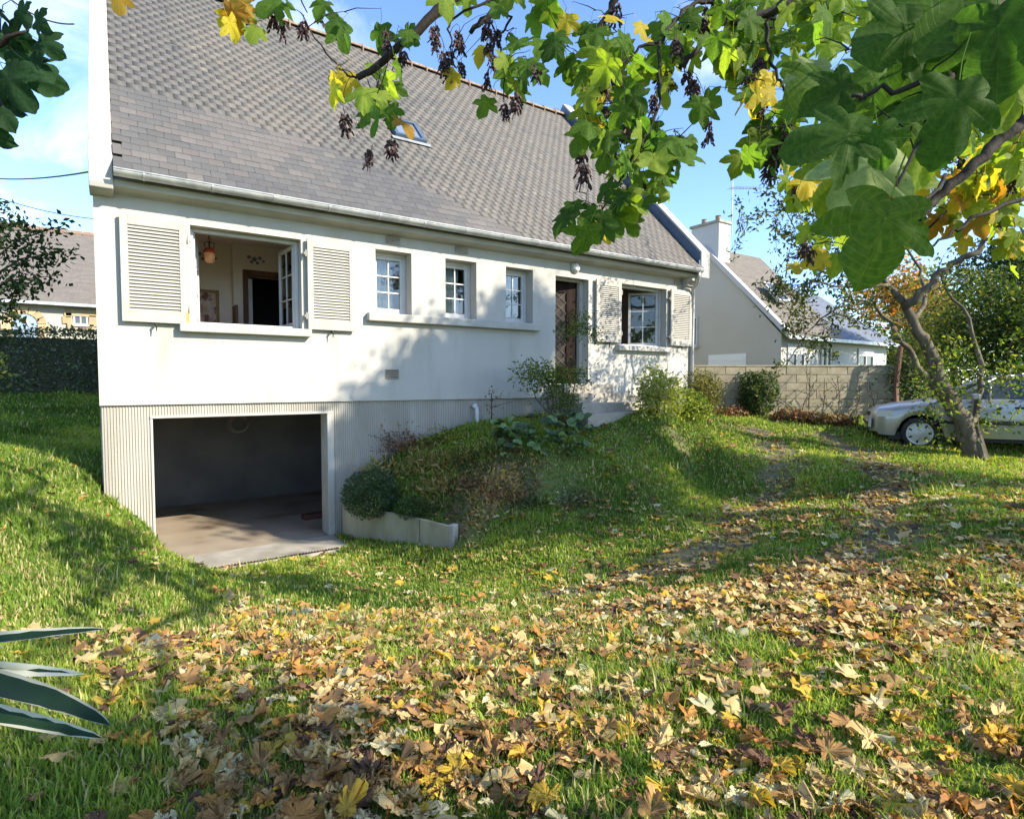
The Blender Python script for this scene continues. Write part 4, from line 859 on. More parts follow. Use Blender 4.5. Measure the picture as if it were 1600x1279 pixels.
for k in range(6):
    b = roundleaf(.19+.02*(k % 3), .5+.3*(k % 2)); me = bpy.data.meshes.new('leaf'); me.from_pydata(b.v, [], b.f); me.materials.append(bgm[k % 3]); me.polygons.foreach_set('use_smooth', [True]*len(me.polygons)); rl.append(me)
def orient(o, pos, tip, nrm, s=1.0):
    y = unit(np.array(tip, float)); z = np.array(nrm, float); z = unit(z-y*(z@y)); x = np.cross(y, z)
    m = Matrix(((x[0], y[0], z[0], 0), (x[1], y[1], z[1], 0), (x[2], y[2], z[2], 0), (0, 0, 0, 1)))
    off = Vector((0, 0, 0)); p = o.parent
    while p: off += p.location; p = p.parent
    o.matrix_basis = Matrix.Translation(Vector(pos)-off) @ m @ Matrix.Scale(s, 4)
for k in range(95):
    q = G(rng.uniform(772, 925), rng.uniform(672, 722)); a = rng.uniform(0, 2*math.pi)
    tip = np.array([math.cos(a), math.sin(a), rng.uniform(-.1, .7)]); o = link('leaf', rl[k % 6], t)
    orient(o, q+np.array([0, 0, rng.uniform(.06, .30)]), tip, np.array([-.3*math.cos(a)-.2, -.3*math.sin(a)-.5, 1.0])+rng.normal(size=3)*.3, rng.uniform(.6, 1.05))
# heavenly bamboo
g = G(868, 668)
t = thing('nandina_shrub', 'airy fine leaved shrub standing before the front door', 'shrub', g)
P = []
for k in range(11):
    e = W(rng.uniform(820, 905), rng.uniform(572, 640), 10.1+rng.normal()*.2); MB().tube([g+rng.normal(size=3)*[.12, .1, 0], (g+e)/2+rng.normal(size=3)*.05, e], [.010, .008, .004], 5).build('stem', M['twig'], t)
    P.append(e+rng.normal(size=(240, 3))*[.17, .17, .12])
e = W(905, 470, 10.2); MB().tube([g+[.25, 0, 0], W(900, 590, 10.1), W(897, 540, 10.1), e], [.012, .01, .008, .004], 5).build('stem', M['twig'], t)
for (x, y, n) in ((905, 510, 200), (925, 522, 160), (890, 520, 90), (935, 535, 50), (915, 492, 90)): P.append(W(x, y, 10.1)+rng.normal(size=(n, 3))*[.11, .11, .08])
foliage('foliage', np.concatenate(P), .075, LM['green'][:2]+[LM['bright'][2], LM['bright'][0]], t, aspect=.28, D=np.array([0, 0, .15]))
# shrubs right of the steps
bush('golden_shrub', 'rounded yellow green shrub right of the front steps', 'shrub', (1062, 657), (.60, .55, .36), 4600, .065, LM['bright'], lift=.8)
bush('golden_shrub', 'taller loose yellow green shrub against the wall under the right window', 'shrub', (1028, 648), (.5, .4, .46), 2300, .075, LM['pale'][:2]+LM['bright'][:2], lift=.85)
bush('pampas_tuft', 'white feathery tuft behind the yellow green shrubs at the house corner', 'plant', (1052, 640), (.42, .35, .45), 3000, .11, LM['white'], lift=1.15, aspect=.15, D=np.array([0, 0, 1.2]))
bush('olive_shrub', 'olive brown leafy shrub beyond the house corner before the block wall', 'shrub', (1097, 650), (.62, .5, .58), 5200, .06, LM['olive'], lift=.95)
bush('camellia_shrub', 'dark glossy green shrub in front of the block wall', 'shrub', (1183, 650), (.55, .42, .58), 4600, .075, LM['dark'], lift=.95, probs=[.35, .4, .25])
for i, (x, y, w_) in enumerate(((1140, 652, .45), (1225, 655, .35), (1250, 656, .45), (1275, 660, .4), (1315, 664, .4))):
    bush('withered_groundcover', ('withered reddish ground plants left of the dark shrub', 'withered reddish ground plants just right of the dark shrub', 'withered brown plants below the first bare climber stem', 'low brown plant heap before the block wall', 'low withered plants near the right end of the block wall')[i], 'plants', (x, y), (w_, .3, .16), 900, .07, LM['dry'] if i < 3 else LM['dry'][:2]+LM['dark'][:1], 2, 'withered plants along the wall foot', .6)
for i, (x0, x1, top) in enumerate(((1262, 1266, 572), (1248, 1276, 592), (1283, 1288, 590), (1308, 1308, 588), (1330, 1342, 592), (1366, 1358, 596))):
    g = G(x0, 658); e = W(x1, top, 14.3); t = thing('climber_stem', 'bare leafless climber stem on the block wall, number %s from the dark shrub' % ('one', 'two', 'three', 'four', 'five', 'six')[i], 'climber', g, 'bare climbers on the block wall')
    m_ = (g+e)/2+RT*rng.normal()*.1; MB().tube([g, m_, e], [.018, .013, .006], 5).build('stem', M['twig'], t)
    for k in range(3): f0 = g+(e-g)*rng.uniform(.3, .8); MB().tube([f0, f0+RT*rng.normal()*.22+np.array([0, 0, rng.uniform(.15, .35)])], [.009, .004], 4).build('side_shoot', M['twig'], t)
    foliage('leaves', g+(e-g)*rng.uniform(.1, .95, 40)[:, None]+rng.normal(size=(40, 3))*.07, .05, LM['olive'], t)
# weeds on the bank
for i, (x, y, lm, sz, h, lab) in enumerate((
    (600, 742, 'fern', .10, .17, 'straw coloured dead fern right of the clipped shrub'), (665, 735, 'fern', .11, .2, 'yellowing fern in the middle of the bank'), (690, 765, 'fern', .10, .17, 'pale yellow fern above the slab wall'),
    (625, 705, 'dry', .07, .26, 'brown seed stalks against the ribbed wall'), (645, 700, 'dry', .06, .22, 'second brown seed stalks by the ribbed wall'), (575, 745, 'dry', .08, .14, 'brown dead flower heads beside the clipped shrub'),
    (740, 760, 'dry', .06, .12, 'dark reddish weeds on bare soil in the bank'), (790, 775, 'dry', .06, .12, 'brown weeds on the lower bank'), (720, 725, 'olive', .08, .16, 'olive weeds below the round leaved clump'), (700, 690, 'bright', .07, .16, 'bright grass tuft by the ribbed wall'),
    (830, 790, 'dark', .06, .10, 'low dark weeds at the foot of the bank'), (900, 780, 'hedge', .06, .10, 'grey green weeds on the lower right bank'), (690, 800, 'dark', .06, .12, 'green weeds at the end of the slab wall'), (760, 715, 'green', .08, .14, 'leafy green weeds above the bare soil'))):
    g = G(x, y); t = thing('bank_weed', lab, 'weed', g, 'weeds on the flower bank'); n = 420
    up = np.abs(rng.normal(size=n))*h*.6; P = g+np.c_[rng.normal(size=n)*.2, rng.normal(size=n)*.16, up]
    foliage('foliage', P, sz, LM[lm], t, D=np.array([0, 0, .7]), aspect=.3)
    for k in range(5): a = g+rng.normal(size=3)*[.12, .1, 0]; MB().tube([a, a+np.array([rng.normal()*.08, rng.normal()*.08, h*rng.uniform(1.2, 2.2)])], [.005, .003], 4).build('stalk', LM['dry'][1], t)
n = 24000; x = rng.uniform(2.95, 7.8, n); y = rng.uniform(-3.2, -.15, n); k = (dirt(x, y)+vn(x, y, 3, 31)*.8 > .75) & ((x-2.86)*.909+(y+.1)*.417 > .15); x, y = x[k], y[k]
hh = np.abs(rng.normal(size=len(x)))*.05*(.4+1.6*vn(x, y, 2.5, 33)); P = np.c_[x, y, gz(x, y)+hh]
sel = vn(x, y, 2.0, 35)+rng.normal(size=len(x))*.15; V, Fq = leaf_geo(P, .075, D=np.array([0, 0, .5]), aspect=.3)
gm_ = [LM['dry'][0], LM['dry'][1], LM['olive'][0], LM['green'][0], LM['dark'][1], LM['fern'][1]]; mi = np.where(sel < .3, 1, np.where(sel < .42, 0, np.where(sel < .55, 2, np.where(sel < .68, 3, np.where(sel < .8, 4, 5)))))
o = npmesh('bank_groundcover', V, Fq, gm_, np.repeat(mi, 2), None, 'stuff'); tag(o, 'tangle of brown and green low weeds covering the bank below the steps', 'weeds')
for (x, y, top, lab) in ((608, 730, 675, 'dark upright dead stalk beside the garage corner planting'), (768, 668, 614, 'bare rose stem by the ribbed wall near the nandina')):
    g = G(x, y); e = W(x, top, np.linalg.norm((g-CAM)@FW)); t = thing('bare_stalk', lab, 'plant', g); MB().tube([g, e], [.014, .008], 6).build('stem', M['twig'], t)
    for k in range(4): a = g+(e-g)*rng.uniform(.4, .95); MB().tube([a, a+RT*rng.normal()*.15+np.array([0, 0, .1])], [.006, .003], 4).build('side_shoot', M['twig'], t)
    foliage('leaves', e+rng.normal(size=(60, 3))*[.1, .1, .12]-np.array([0, 0, .15]), .05, LM['dry'], t)
# rusty post with ivy at the wall's end
g = G(1402, 668); t = thing('ivy_post', 'dark post wrapped in ivy at the right end of the block wall', 'post', g)
MB().tube([g-[0, 0, .1], W(1400, 600, 14.0), W(1408, 540, 14.0)], [.06, .055, .05], 8).build('post', M['woodbrown'], t)
foliage('ivy', np.concatenate([W(1415, 590, 14.3)+rng.normal(size=(1500, 3))*[.3, .2, .32], W(1425, 640, 14.2)+rng.normal(size=(900, 3))*[.3, .2, .2]]), .08, LM['dark'], t)

# ------------------------------------------------------------------ leaning tree before the car
dt = 10.5
g = G(1525, 716); t = thing('leaning_tree', 'many stemmed leaning old fruit tree with sparse leaves in front of the car', 'tree', g)
BR = []
def limb(pts, r0, r1, name='limb', m='bark', n=8, parent=None, wob=.02):
    P_ = [np.array(p, float) for p in pts]
    Q = []
    for i in range(len(P_)-1):
        for k in range(4): 
            f = k/4; Q.append(P_[i]*(1-f)+P_[i+1]*f+(rng.normal(size=3)*wob if i+k else 0))
    Q.append(P_[-1]); rr = np.linspace(r0, r1, len(Q)); BR.append((np.array(Q), rr))
    return MB().tube(Q, list(rr), n).build(name, M[m], parent, smooth=True)
w_ = lambda x, y, d=0: W(x, y, dt+d)
limb([g-[0, 0, .15], w_(1504, 651), w_(1473, 607), w_(1456, 555), w_(1428, 507), w_(1411, 473), w_(1390, 445), w_(1350, 405)], .17, .03, 'trunk', parent=t)
limb([w_(1508, 665), w_(1476, 624, .2), w_(1445, 590, .3), w_(1425, 555, .4), w_(1397, 514, .5), w_(1365, 470, .6)], .09, .025, parent=t)
limb([w_(1415, 480), w_(1432, 466, -.2), w_(1463, 431, -.3), w_(1497, 407, -.4), w_(1531, 390, -.5), w_(1549, 366, -.6), w_(1590, 330, -.7)], .085, .03, parent=t)
limb([w_(1500, 690), w_(1530, 640, .2), w_(1535, 570, .3), w_(1510, 500, .4), w_(1470, 430, .6)], .07, .02, parent=t)
limb([w_(1428, 507), w_(1445, 470, .4), w_(1440, 420, .6), w_(1400, 360, .8)], .05, .015, parent=t)
limb([w_(1390, 445), w_(1330, 450, -.3), w_(1270, 440, -.6), w_(1200, 470, -.8)], .03, .008, parent=t)
limb([w_(1400, 455), w_(1330, 380, .3), w_(1260, 330, .5), w_(1190, 330, .6)], .03, .008, parent=t)
limb([w_(1365, 470, .6), w_(1310, 480, .5), w_(1260, 520, .3), w_(1235, 560, .2)], .025, .007, parent=t)
limb([w_(1350, 405), w_(1320, 340, .2), w_(1300, 280, .4), w_(1270, 240, .5)], .028, .007, parent=t)
for k in range(5): a = g+np.array([rng.normal()*.10, rng.normal()*.10, -.05]); MB().tube([a, (a+g)/2+np.array([-.03, 0, .3]), g+np.array([-.12+rng.normal()*.04, .08+rng.normal()*.04, .62])], [.055, .055, .04], 6).build('buttress_stem', M['bark'], t)
def twigtree(t, src, ends, rad, m, name='twigs', sag=.08):
    tw = MB(); out = []
    S = np.concatenate([q for q, _ in src]); E = np.array(ends); near = np.array([((S-e)**2).sum(1).min() for e in E])
    for e in E[np.argsort(near)]:         # each tip grows from the nearest wood, older twigs included
        d2 = ((S-e)**2).sum(1); i = int(np.argmin(d2)); a = S[i]; L_ = math.sqrt(d2[i])
        mid = (a+e)/2+np.array([0, 0, L_*sag])+rng.normal(size=3)*L_*.09; f = min(1, .55+L_*3); tw.tube([a, a*.45+mid*.55+rng.normal(size=3)*L_*.03, mid*.6+e*.4+rng.normal(size=3)*L_*.03, e], [rad*f, rad*.75*f, rad*.5, rad*.35], 4, False); out.append((a, mid, e))
        S = np.r_[S, [mid*.5+a*.25+e*.25, mid*.5+e*.5]]
    tw.build(name, M[m], t, kind='stuff'); return out
ends = [W(x, y, dt+d) for x, y, d in zip(np.r_[rng.normal(1275, 62, 170), rng.normal(1400, 70, 60)], np.r_[rng.normal(385, 85, 170), rng.normal(370, 80, 60)], rng.normal(0, .9, 230)) if y > 205]
tws = twigtree(t, BR, ends, .009, 'twig')
P = []
for a, m_, e in tws:
    k = 30; u_ = rng.uniform(.25, 1.05, k)[:, None]; P.append(a*(1-u_)**2+2*m_*u_*(1-u_)+e*u_**2+rng.normal(size=(k, 3))*.07)
foliage('crown', np.concatenate(P), .085, [LM['dark'][1], LM['dark'][0], LM['olive'][0], LM['green'][2]], t, [.35, .3, .2, .15], D=np.array([0, 0, -.5]), aspect=.42)
P = [w_(rng.uniform(1435, 1620), rng.uniform(530, 690), rng.normal()*.35-.1)+rng.normal(size=(26, 3))*[.13, .13, .10] for k in range(62)]
twigtree(t, BR, [p.mean(0) for p in P], .007, 'twig', 'suckers')
foliage('low_leaves', np.concatenate(P), .085, LM['green'], t, [.3, .3, .28, .12], D=np.array([0, 0, -.3]))
# planting behind the car
def treeat(name, label, px, py, d, r, n, size, lm, group=None, probs=None, trunk=.12, bl=None, top=None, **k):
    c = W(px, py, d); g = np.array([c[0], c[1], gzs(c[0], c[1])]); t = thing(name, label, 'tree', g, group)
    MB().tube([g-[0, 0, .2], (g+c)/2+rng.normal(size=3)*.1, c, c+np.array([0, 0, r[2]*.6])], [trunk, trunk*.8, trunk*.5, trunk*.15], 8).build('trunk', M['bark'], t, smooth=True)
    for j in range(9): e = blob(c, np.array(r)*.8, 1)[0]; a = g+(c-g)*rng.uniform(.5, 1.1); MB().tube([a, (a+e)/2+np.array([0, 0, .1]), e], [trunk*.35, trunk*.2, .008], 5).build('limb', M['bark'], t)
    foliage('crown', blob(c, r, n, seed=px % 31, **(bl or {})), size, lm, t, probs, **k); return t
treeat('evergreen_shrub', 'large dense green shrub filling the right edge behind the car', 1575, 520, 14.0, (1.6, 1.3, 1.8), 11000, .11, LM['green'], probs=[.4, .3, .1, .2], bl=dict(lump=.4))
treeat('olive_tree', 'yellow green bushy tree between the leaning tree and the right edge', 1490, 520, 16.0, (1.6, 1.3, 1.7), 6500, .10, LM['olive'][:2]+LM['green'][1:3], bl=dict(lump=.5))
treeat('conifer_tree', 'dark conifer at the right edge above the shrub', 1592, 420, 17.0, (1.5, 1.4, 1.2), 7000, .12, LM['dark'], probs=[.6, .35, .05], bl=dict(lump=.45))
treeat('autumn_tree', 'distant rusty orange tree beyond the neighbouring roof', 1400, 465, 27.0, (2.4, 2, 1.6), 4000, .2, LM['autumn']+LM['olive'][:1], bl=dict(lump=.5), trunk=.2)
treeat('background_tree', 'distant olive green tree beyond the right end of the neighbouring house', 1460, 500, 30.0, (3.0, 2, 2.4), 5000, .24, LM['olive']+LM['green'][:2], bl=dict(lump=.5), trunk=.2)
treeat('background_tree', 'distant green tree low behind the ivy post', 1420, 560, 24.0, (2.6, 2, 1.4), 4000, .2, LM['green'], bl=dict(lump=.5), trunk=.15)
# trees outside the picture that shade the garden
def offtree(label, a, bz, l, ra, rb, n, size, name='shade_tree', lump=.35, shell=.5):
    x, y = .866*a+.5*l, .5*a-.866*l; z = bz+math.tan(R(SUN_EL))*l; g = np.array([x, y, gzs(x, y)]); t = thing(name, label, 'tree', g)
    c = np.array([x, y, z]); MB().tube([g-[0, 0, .2], (g+c)/2, c], [.28, .2, .08], 8).build('trunk', M['bark'], t)
    for j in range(12): e = blob(c, np.array([ra, ra, rb])*.8, 1)[0]; q = g+(c-g)*rng.uniform(.5, 1); MB().tube([q, (q+e)/2, e], [.08, .05, .015], 5).build('limb', M['bark'], t)
    K = max(30, n//230); cc = blob(c, (ra*.88, ra*.88, rb*.88), K, seed=int(l), lump=lump, shell=shell); P = cc[rng.integers(0, K, n)]+rng.normal(size=(n, 3))*.2*min(1.9, (ra+rb)/2.1)
    foliage('crown', P, size, LM['green'], t)
offtree('big dense garden tree right of the picture, shading the house wall', 3.95, -2.9, 16, 1.65, 2.35, 62000, .2, lump=.25)
offtree('taller dense tree right of the picture beside the big one', 5.5, -1.05, 17.5, 1.0, 1.05, 9000, .18, lump=.3)
offtree('smaller dense tree right of the picture shading the lower bank', 6.0, -6.1, 22, 1.3, 1.15, 4200, .18, lump=.25)
offtree('tree right of the picture shading the drive', 2.7, -6.5, 19, 1.5, .85, 1900, .15, shell=.6, lump=.3)
offtree('shrubby tree behind the camera shading the near lawn', -3.65, -5.45, 13, 1.5, .95, 6000, .15, shell=.6, lump=.3)

# ------------------------------------------------------------------ maple leaves
HALF = [(.02, -.02, 0), (.13, -.08, 0), (.26, -.12, 0), (.36, -.10, 0), (.45, -.04, 1), (.42, .04, 0), (.40, .09, 0), (.36, .14, 0), (.47, .16, 0), (.56, .21, 0), (.61, .29, 0), (.68, .36, 0), (.69, .46, 1), (.60, .48, 0), (.51, .49, 0), (.42, .48, 0), (.34, .45, 0), (.275, .44, 0), (.31, .53, 0), (.315, .61, 0), (.33, .69, 0), (.26, .78, 0), (.20, .86, 0), (.09, .94, 0)]
def maple(seed, curl=.25, fold=.3, wave=.06, roll=0.0, hi=True, pet=.55, crum=0, bend=0, flat=1.0):
    r_ = random.Random(seed); H2 = HALF if hi else HALF[::2]+[HALF[12]]
    if not hi: H2 = [HALF[i] for i in (0, 2, 4, 7, 9, 12, 14, 17, 20, 22)]
    pts = [(x, y, v) for x, y, v in H2]+[(0, 1, 1)]+[(-x*r_.uniform(.9, 1.05), y*r_.uniform(.95, 1.03), v) for x, y, v in H2[::-1]]
    if hi:
        q = []
        for (x0, y0, v0), (x1, y1, v1) in zip(pts, pts[1:]+pts[:1]):
            q.append((x0, y0, v0)); mx_, my_ = x0*.45+x1*.55, y0*.45+y1*.55; L0 = math.hypot(mx_, my_-.25)+1e-6; q.append((mx_*(1+.012/L0), .25+(my_-.25)*(1+.012/L0), 0))
        pts = q
    n = len(pts); c = np.array([0, .2]); V = [(0, .2)]; vein = [1.]
    rings = (.5, 1.) if hi else (1.,)
    for f in rings:
        for x, y, v in pts: V.append((c[0]+(x-c[0])*f, c[1]+(y-c[1])*f)); vein.append(float(v))
    V = np.array(V); x, y = V[:, 0], V[:, 1]; ph = r_.uniform(0, 6)
    an = np.arctan2(x, y-.2); rr = np.hypot(x, y-.2)
    ve_ = np.array(vein); z = fold*(1-ve_)*rr*.22-curl*rr**2+wave*np.sin(an*5+ph)*rr*1.6+wave*.5*np.sin(x*11+ph)
    V3 = np.c_[x, y, z]
    if crum: nr_ = np.random.default_rng(seed); V3 = V3+nr_.normal(size=V3.shape)*crum*np.clip(rr*2, .3, 1)[:, None]
    if bend: V3[:, 2] += np.abs(V3[:, 0])*math.sin(bend); V3[:, 0] *= math.cos(bend)
    if roll:                              # roll the blade up as dead leaves do
        a = roll*(V3[:, 0]*math.cos(ph)+(V3[:, 1]-.3)*math.sin(ph)); u_ = np.array([math.cos(ph), math.sin(ph)]); q = V3[:, 0]*u_[0]+(V3[:, 1]-.3)*u_[1]
        h = np.sin(a)/roll; vz = (1-np.cos(a))/roll; V3[:, 0] += (h-q)*u_[0]; V3[:, 1] += (h-q)*u_[1]; V3[:, 2] += vz
    V3[:, 2] *= flat
    Fc = [(0, k+1, (k+1) % n+1) for k in range(n)]
    if hi:
        for k in range(n): a, b = k+1, (k+1) % n+1; Fc += [(a, a+n, b+n), (a, b+n, b)]
    if pet:
        s = len(V3); z0 = V3[0][2]
        Q = np.array([(-.008, .2, z0-.004), (.008, .2, z0-.004), (0, .2, z0-.02), (-.007, -pet*.5, -.04), (.007, -pet*.5, -.04), (0, -pet*.5, -.055), (-.006, -pet, .03), (.006, -pet, .03), (0, -pet, .015)]); V3 = np.r_[V3, Q]; vein += [1]*9
        for a in (0, 3):
            for i, j in ((0, 1), (1, 2), (2, 0)): Fc += [(s+a+i, s+a+j, s+a+3+j), (s+a+i, s+a+3+j, s+a+3+i)]
    return V3, np.array(Fc), np.array(vein)
def meshof(name, V, Fc, vein, m):
    me = bpy.data.meshes.new(name); me.from_pydata([tuple(v) for v in V], [], [tuple(f) for f in Fc]); me.materials.append(m)
    at = me.attributes.new('vein', 'FLOAT', 'POINT'); at.data.foreach_set('value', np.array(vein, np.float32)); ra = me.attributes.new('rad', 'FLOAT', 'POINT'); ra.data.foreach_set('value', np.hypot(V[:, 0], V[:, 1]-.2).astype(np.float32)); me.polygons.foreach_set('use_smooth', [True]*len(me.polygons)); return me
BS = (.16, .09, .03)
MC = {'dark': leafmat('maple_dark', (.055, .11, .024), (.036, .08, .018), .52, .55, 14, (.12, .19, .06), (1.9, 2.2, .7), spot=BS, spec=.06),
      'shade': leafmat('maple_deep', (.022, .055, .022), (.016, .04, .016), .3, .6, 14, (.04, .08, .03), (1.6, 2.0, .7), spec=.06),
      'green': leafmat('maple_green', (.095, .175, .032), (.06, .125, .024), .58, .55, 12, (.2, .27, .07), (2.0, 2.0, .6), spot=BS, spec=.08),
      'lime': leafmat('maple_lime', (.21, .28, .04), (.14, .22, .035), .58, .55, 10, (.28, .32, .07), (1.9, 1.9, .6), spot=BS),
      'yellow': leafmat('maple_yellow', (.55, .42, .04), (.42, .36, .05), .55, .55, 9, (.58, .46, .09), (1.6, 1.55, .5), spot=(.3, .15, .04)),
      'orange': leafmat('maple_amber', (.44, .22, .035), (.27, .22, .045), .5, .55, 7, (.5, .3, .06), (1.6, 1.4, .5), spot=(.22, .1, .03)),
      'pale': leafmat('maple_pale_underside', (.28, .34, .15), (.2, .28, .10), .4, .6, 10, (.38, .42, .23), (1.6, 1.6, .8), spot=BS)}
SHP = [maple(k, curl=(.12, .3, .45, .22, .6, .35)[k], fold=(.1, .2, .15, .22, .2, .1)[k], wave=.04) for k in range(6)]
LME = {(c, k): meshof('leaf', *SHP[k], MC[c]) for c in MC for k in range(6)}
SHL = [maple(20+k, curl=.15+.1*k, fold=.35, wave=.06, hi=False) for k in range(5)]

# ------------------------------------------------------------------ the sycamore overhead
tb = CAM-FW*1.0+RT*4.2; tb = np.array([tb[0], tb[1], gzs(tb[0], tb[1])])
syc = thing('sycamore_tree', 'sycamore whose leafy branches and dark seed bunches hang across the top of the picture', 'tree', tb)
BR = []
top = tb+np.array([.1, -.1, 6.2])
limb([tb-[0, 0, .2], tb+[0, .05, 1.5], tb+[.05, 0, 3.4], tb+[.1, -.1, 4.6], top], .22, .10, 'trunk', 'sycbark', 12, syc, .01)
fork = tb+np.array([.05, 0, 3.4]); fork2 = tb+np.array([.1, -.1, 4.6])
def bough(pix, r0, r1, frm=None):
    P_ = [W(*p) for p in pix]
    if frm is not None: a = np.array(frm); P_ = [a, a*.5+P_[0]*.5+np.array([0, 0, .5])]+P_
    return limb(P_, r0, r1, 'branch', 'branch' if r0 < .06 or pix[0][0] < 1400 else 'sycbark', 7, syc, .006)
hub = W(1150, -260, 3.2)
limb([fork2, (fork2+hub)/2+np.array([0, 0, .4]), hub], .085, .05, 'branch', 'branch', 8, syc, .01)
hub2 = W(800, -330, 3.2); limb([hub, (hub+hub2)/2+np.array([0, 0, .1]), hub2, W(420, -300, 3.1), W(330, -120, 3.0)], .05, .015, 'branch', 'branch', 7, syc, .01)
bough([(860, -170, 3.1), (760, -40, 3.05), (690, 10, 3.0), (640, 60, 3.0), (600, 95, 3.0), (558, 122, 3.0)], .034, .016)
bough([(900, -150, 3.2), (800, -20, 3.2), (760, 25, 3.2), (735, 52, 3.2)], .028, .012)
bough([(1000, -150, 3.0), (962, -5, 3.0), (950, 22, 3.0), (925, 62, 3.0), (935, 95, 3.0), (969, 137, 2.95), (1006, 194, 2.9)], .024, .005)
bough([(1300, -120, 3.0), (1234, 0, 3.0), (1210, 16, 3.0), (1162, 31, 3.0), (1116, 39, 3.0), (1084, 37, 3.0), (1044, 52, 3.0)], .03, .008)
bough([(1135, -100, 3.0), (1122, 0, 3.0), (1112, 37, 3.0), (1094, 69, 3.0), (1075, 94, 3.0), (1062, 108, 3.0)], .024, .010)
bough([(1119, 5, 3.0), (1094, 3, 3.0), (1069, 19, 2.95), (1044, 45, 2.9), (1031, 66, 2.9), (1000, 72, 2.9), (966, 103, 2.9)], .012, .006)
bough([(1031, 66, 2.9), (1030, 131, 2.85), (1025, 181, 2.85), (1009, 216, 2.85), (981, 262, 2.8), (956, 300, 2.8), (925, 352, 2.8)], .009, .004)
bough([(1212, 19, 3.0), (1198, 47, 3.0), (1200, 78, 3.0), (1212, 112, 2.95), (1225, 141, 2.9), (1244, 170, 2.9), (1240, 240, 2.9)], .011, .004)
bough([(800, -20, 3.2), (700, 35, 3.1), (703, 60, 3.1), (708, 90, 3.1)], .008, .003); bough([(790, 0, 3.2), (798, 25, 3.2), (790, 45, 3.2), (778, 70, 3.2), (792, 110, 3.2), (786, 160, 3.2)], .008, .003)
bough([(558, 122, 3.0), (540, 120, 3.0), (520, 95, 3.0), (485, 48, 3.0), (470, 20, 3.0)], .006, .003); bough([(470, -120, 3.0), (455, -30, 3.0), (480, 20, 3.0)], .008, .003); bough([(395, -130, 3.0), (385, -20, 3.0), (385, 40, 3.0)], .008, .003)
bough([(1780, 60, 2.6), (1700, 110, 2.4), (1600, 187, 2.2), (1574, 209, 2.2), (1538, 245, 2.2), (1495, 281, 2.2), (1459, 316, 2.2), (1434, 345, 2.2)], .036, .014, fork)
bough([(1477, 273, 2.2), (1456, 302, 2.15), (1427, 334, 2.1)], .008, .004); bough([(1620, 300, 2.8), (1520, 345, 2.7), (1488, 363, 2.7), (1448, 388, 2.7)], .012, .005)
bough([(1640, -90, 1.5), (1560, 0, 1.4), (1531, 54, 1.3), (1502, 101, 1.25), (1474, 129, 1.2), (1448, 138, 1.2), (1380, 144, 1.2), (1330, 150, 1.2)], .014, .004, fork)
bough([(1700, 200, 3.6), (1600, 250, 3.6), (1540, 290, 3.6), (1480, 330, 3.6), (1400, 400, 3.6)], .015, .005); bough([(1474, 129, 1.2), (1440, 200, 1.15), (1400, 290, 1.1)], .004, .003)
# leaf list: position, tip direction, normal, length, colour
LV = []
down = np.array([0, 0, -1.])
def img(ax, ay): return RT*ax-UP*ay       # direction as it looks in the picture (y down)
BIG = [(1440, 40, 1.22, -1, .15, .165, 'dark'), (1490, 62, 1.2, -.75, .65, .17, 'dark'), (1355, 205, 1.12, -1, .08, .155, 'dark'), (1373, 200, 1.1, .35, 1, .08, 'dark'), (1500, 128, 1.1, -.15, 1, .155, 'dark'),
       (1393, 312, 1.05, -.1, 1, .165, 'green'), (1365, 235, 1.3, -.25, 1, .17, 'pale'), (1330, 245, 1.35, -.15, 1, .15, 'lime'), (1560, 10, 1.1, .25, 1, .17, 'dark'), (1520, -15, 1.15, -.5, .7, .16, 'green'),
       (1450, -5, 1.3, -.9, .4, .16, 'green'), (1540, 60, 1.5, .1, 1, .16, 'lime'), (1590, 85, 1.4, -.1, 1, .17, 'lime'), (1490, 70, 1.5, .1, 1, .15, 'pale'), (1285, 120, 1.9, -.8, .5, .16, 'green'), (1330, 130, 1.5, -1, .3, .14, 'dark'),
       (1275, 95, 2.0, .1, 1, .15, 'pale'), (1420, 160, 1.4, -.6, 1, .14, 'green'), (1385, 120, 1.5, -1, .2, .15, 'green'), (1440, 210, 1.6, 0, 1, .15, 'lime'), (1345, 160, 1.6, -.7, .9, .14, 'green'), (1580, 130, 1.8, -.3, 1, .15, 'lime'), (1400, 80, 1.7, -.4, 1, .15, 'green'), (1470, 10, 1.7, .3, 1, .15, 'lime'), (1395, 10, 1.9, .3, 1, .15, 'green')]
for px, py, d, ax, ay, L_, c in BIG: LV.append((W(px, py, d), unit(img(ax, ay)+rng.normal(size=3)*.12+FW*rng.uniform(-.15, .35)), unit(-FW+UP*rng.uniform(.1, .5)+rng.normal(size=3)*.22), L_, c))
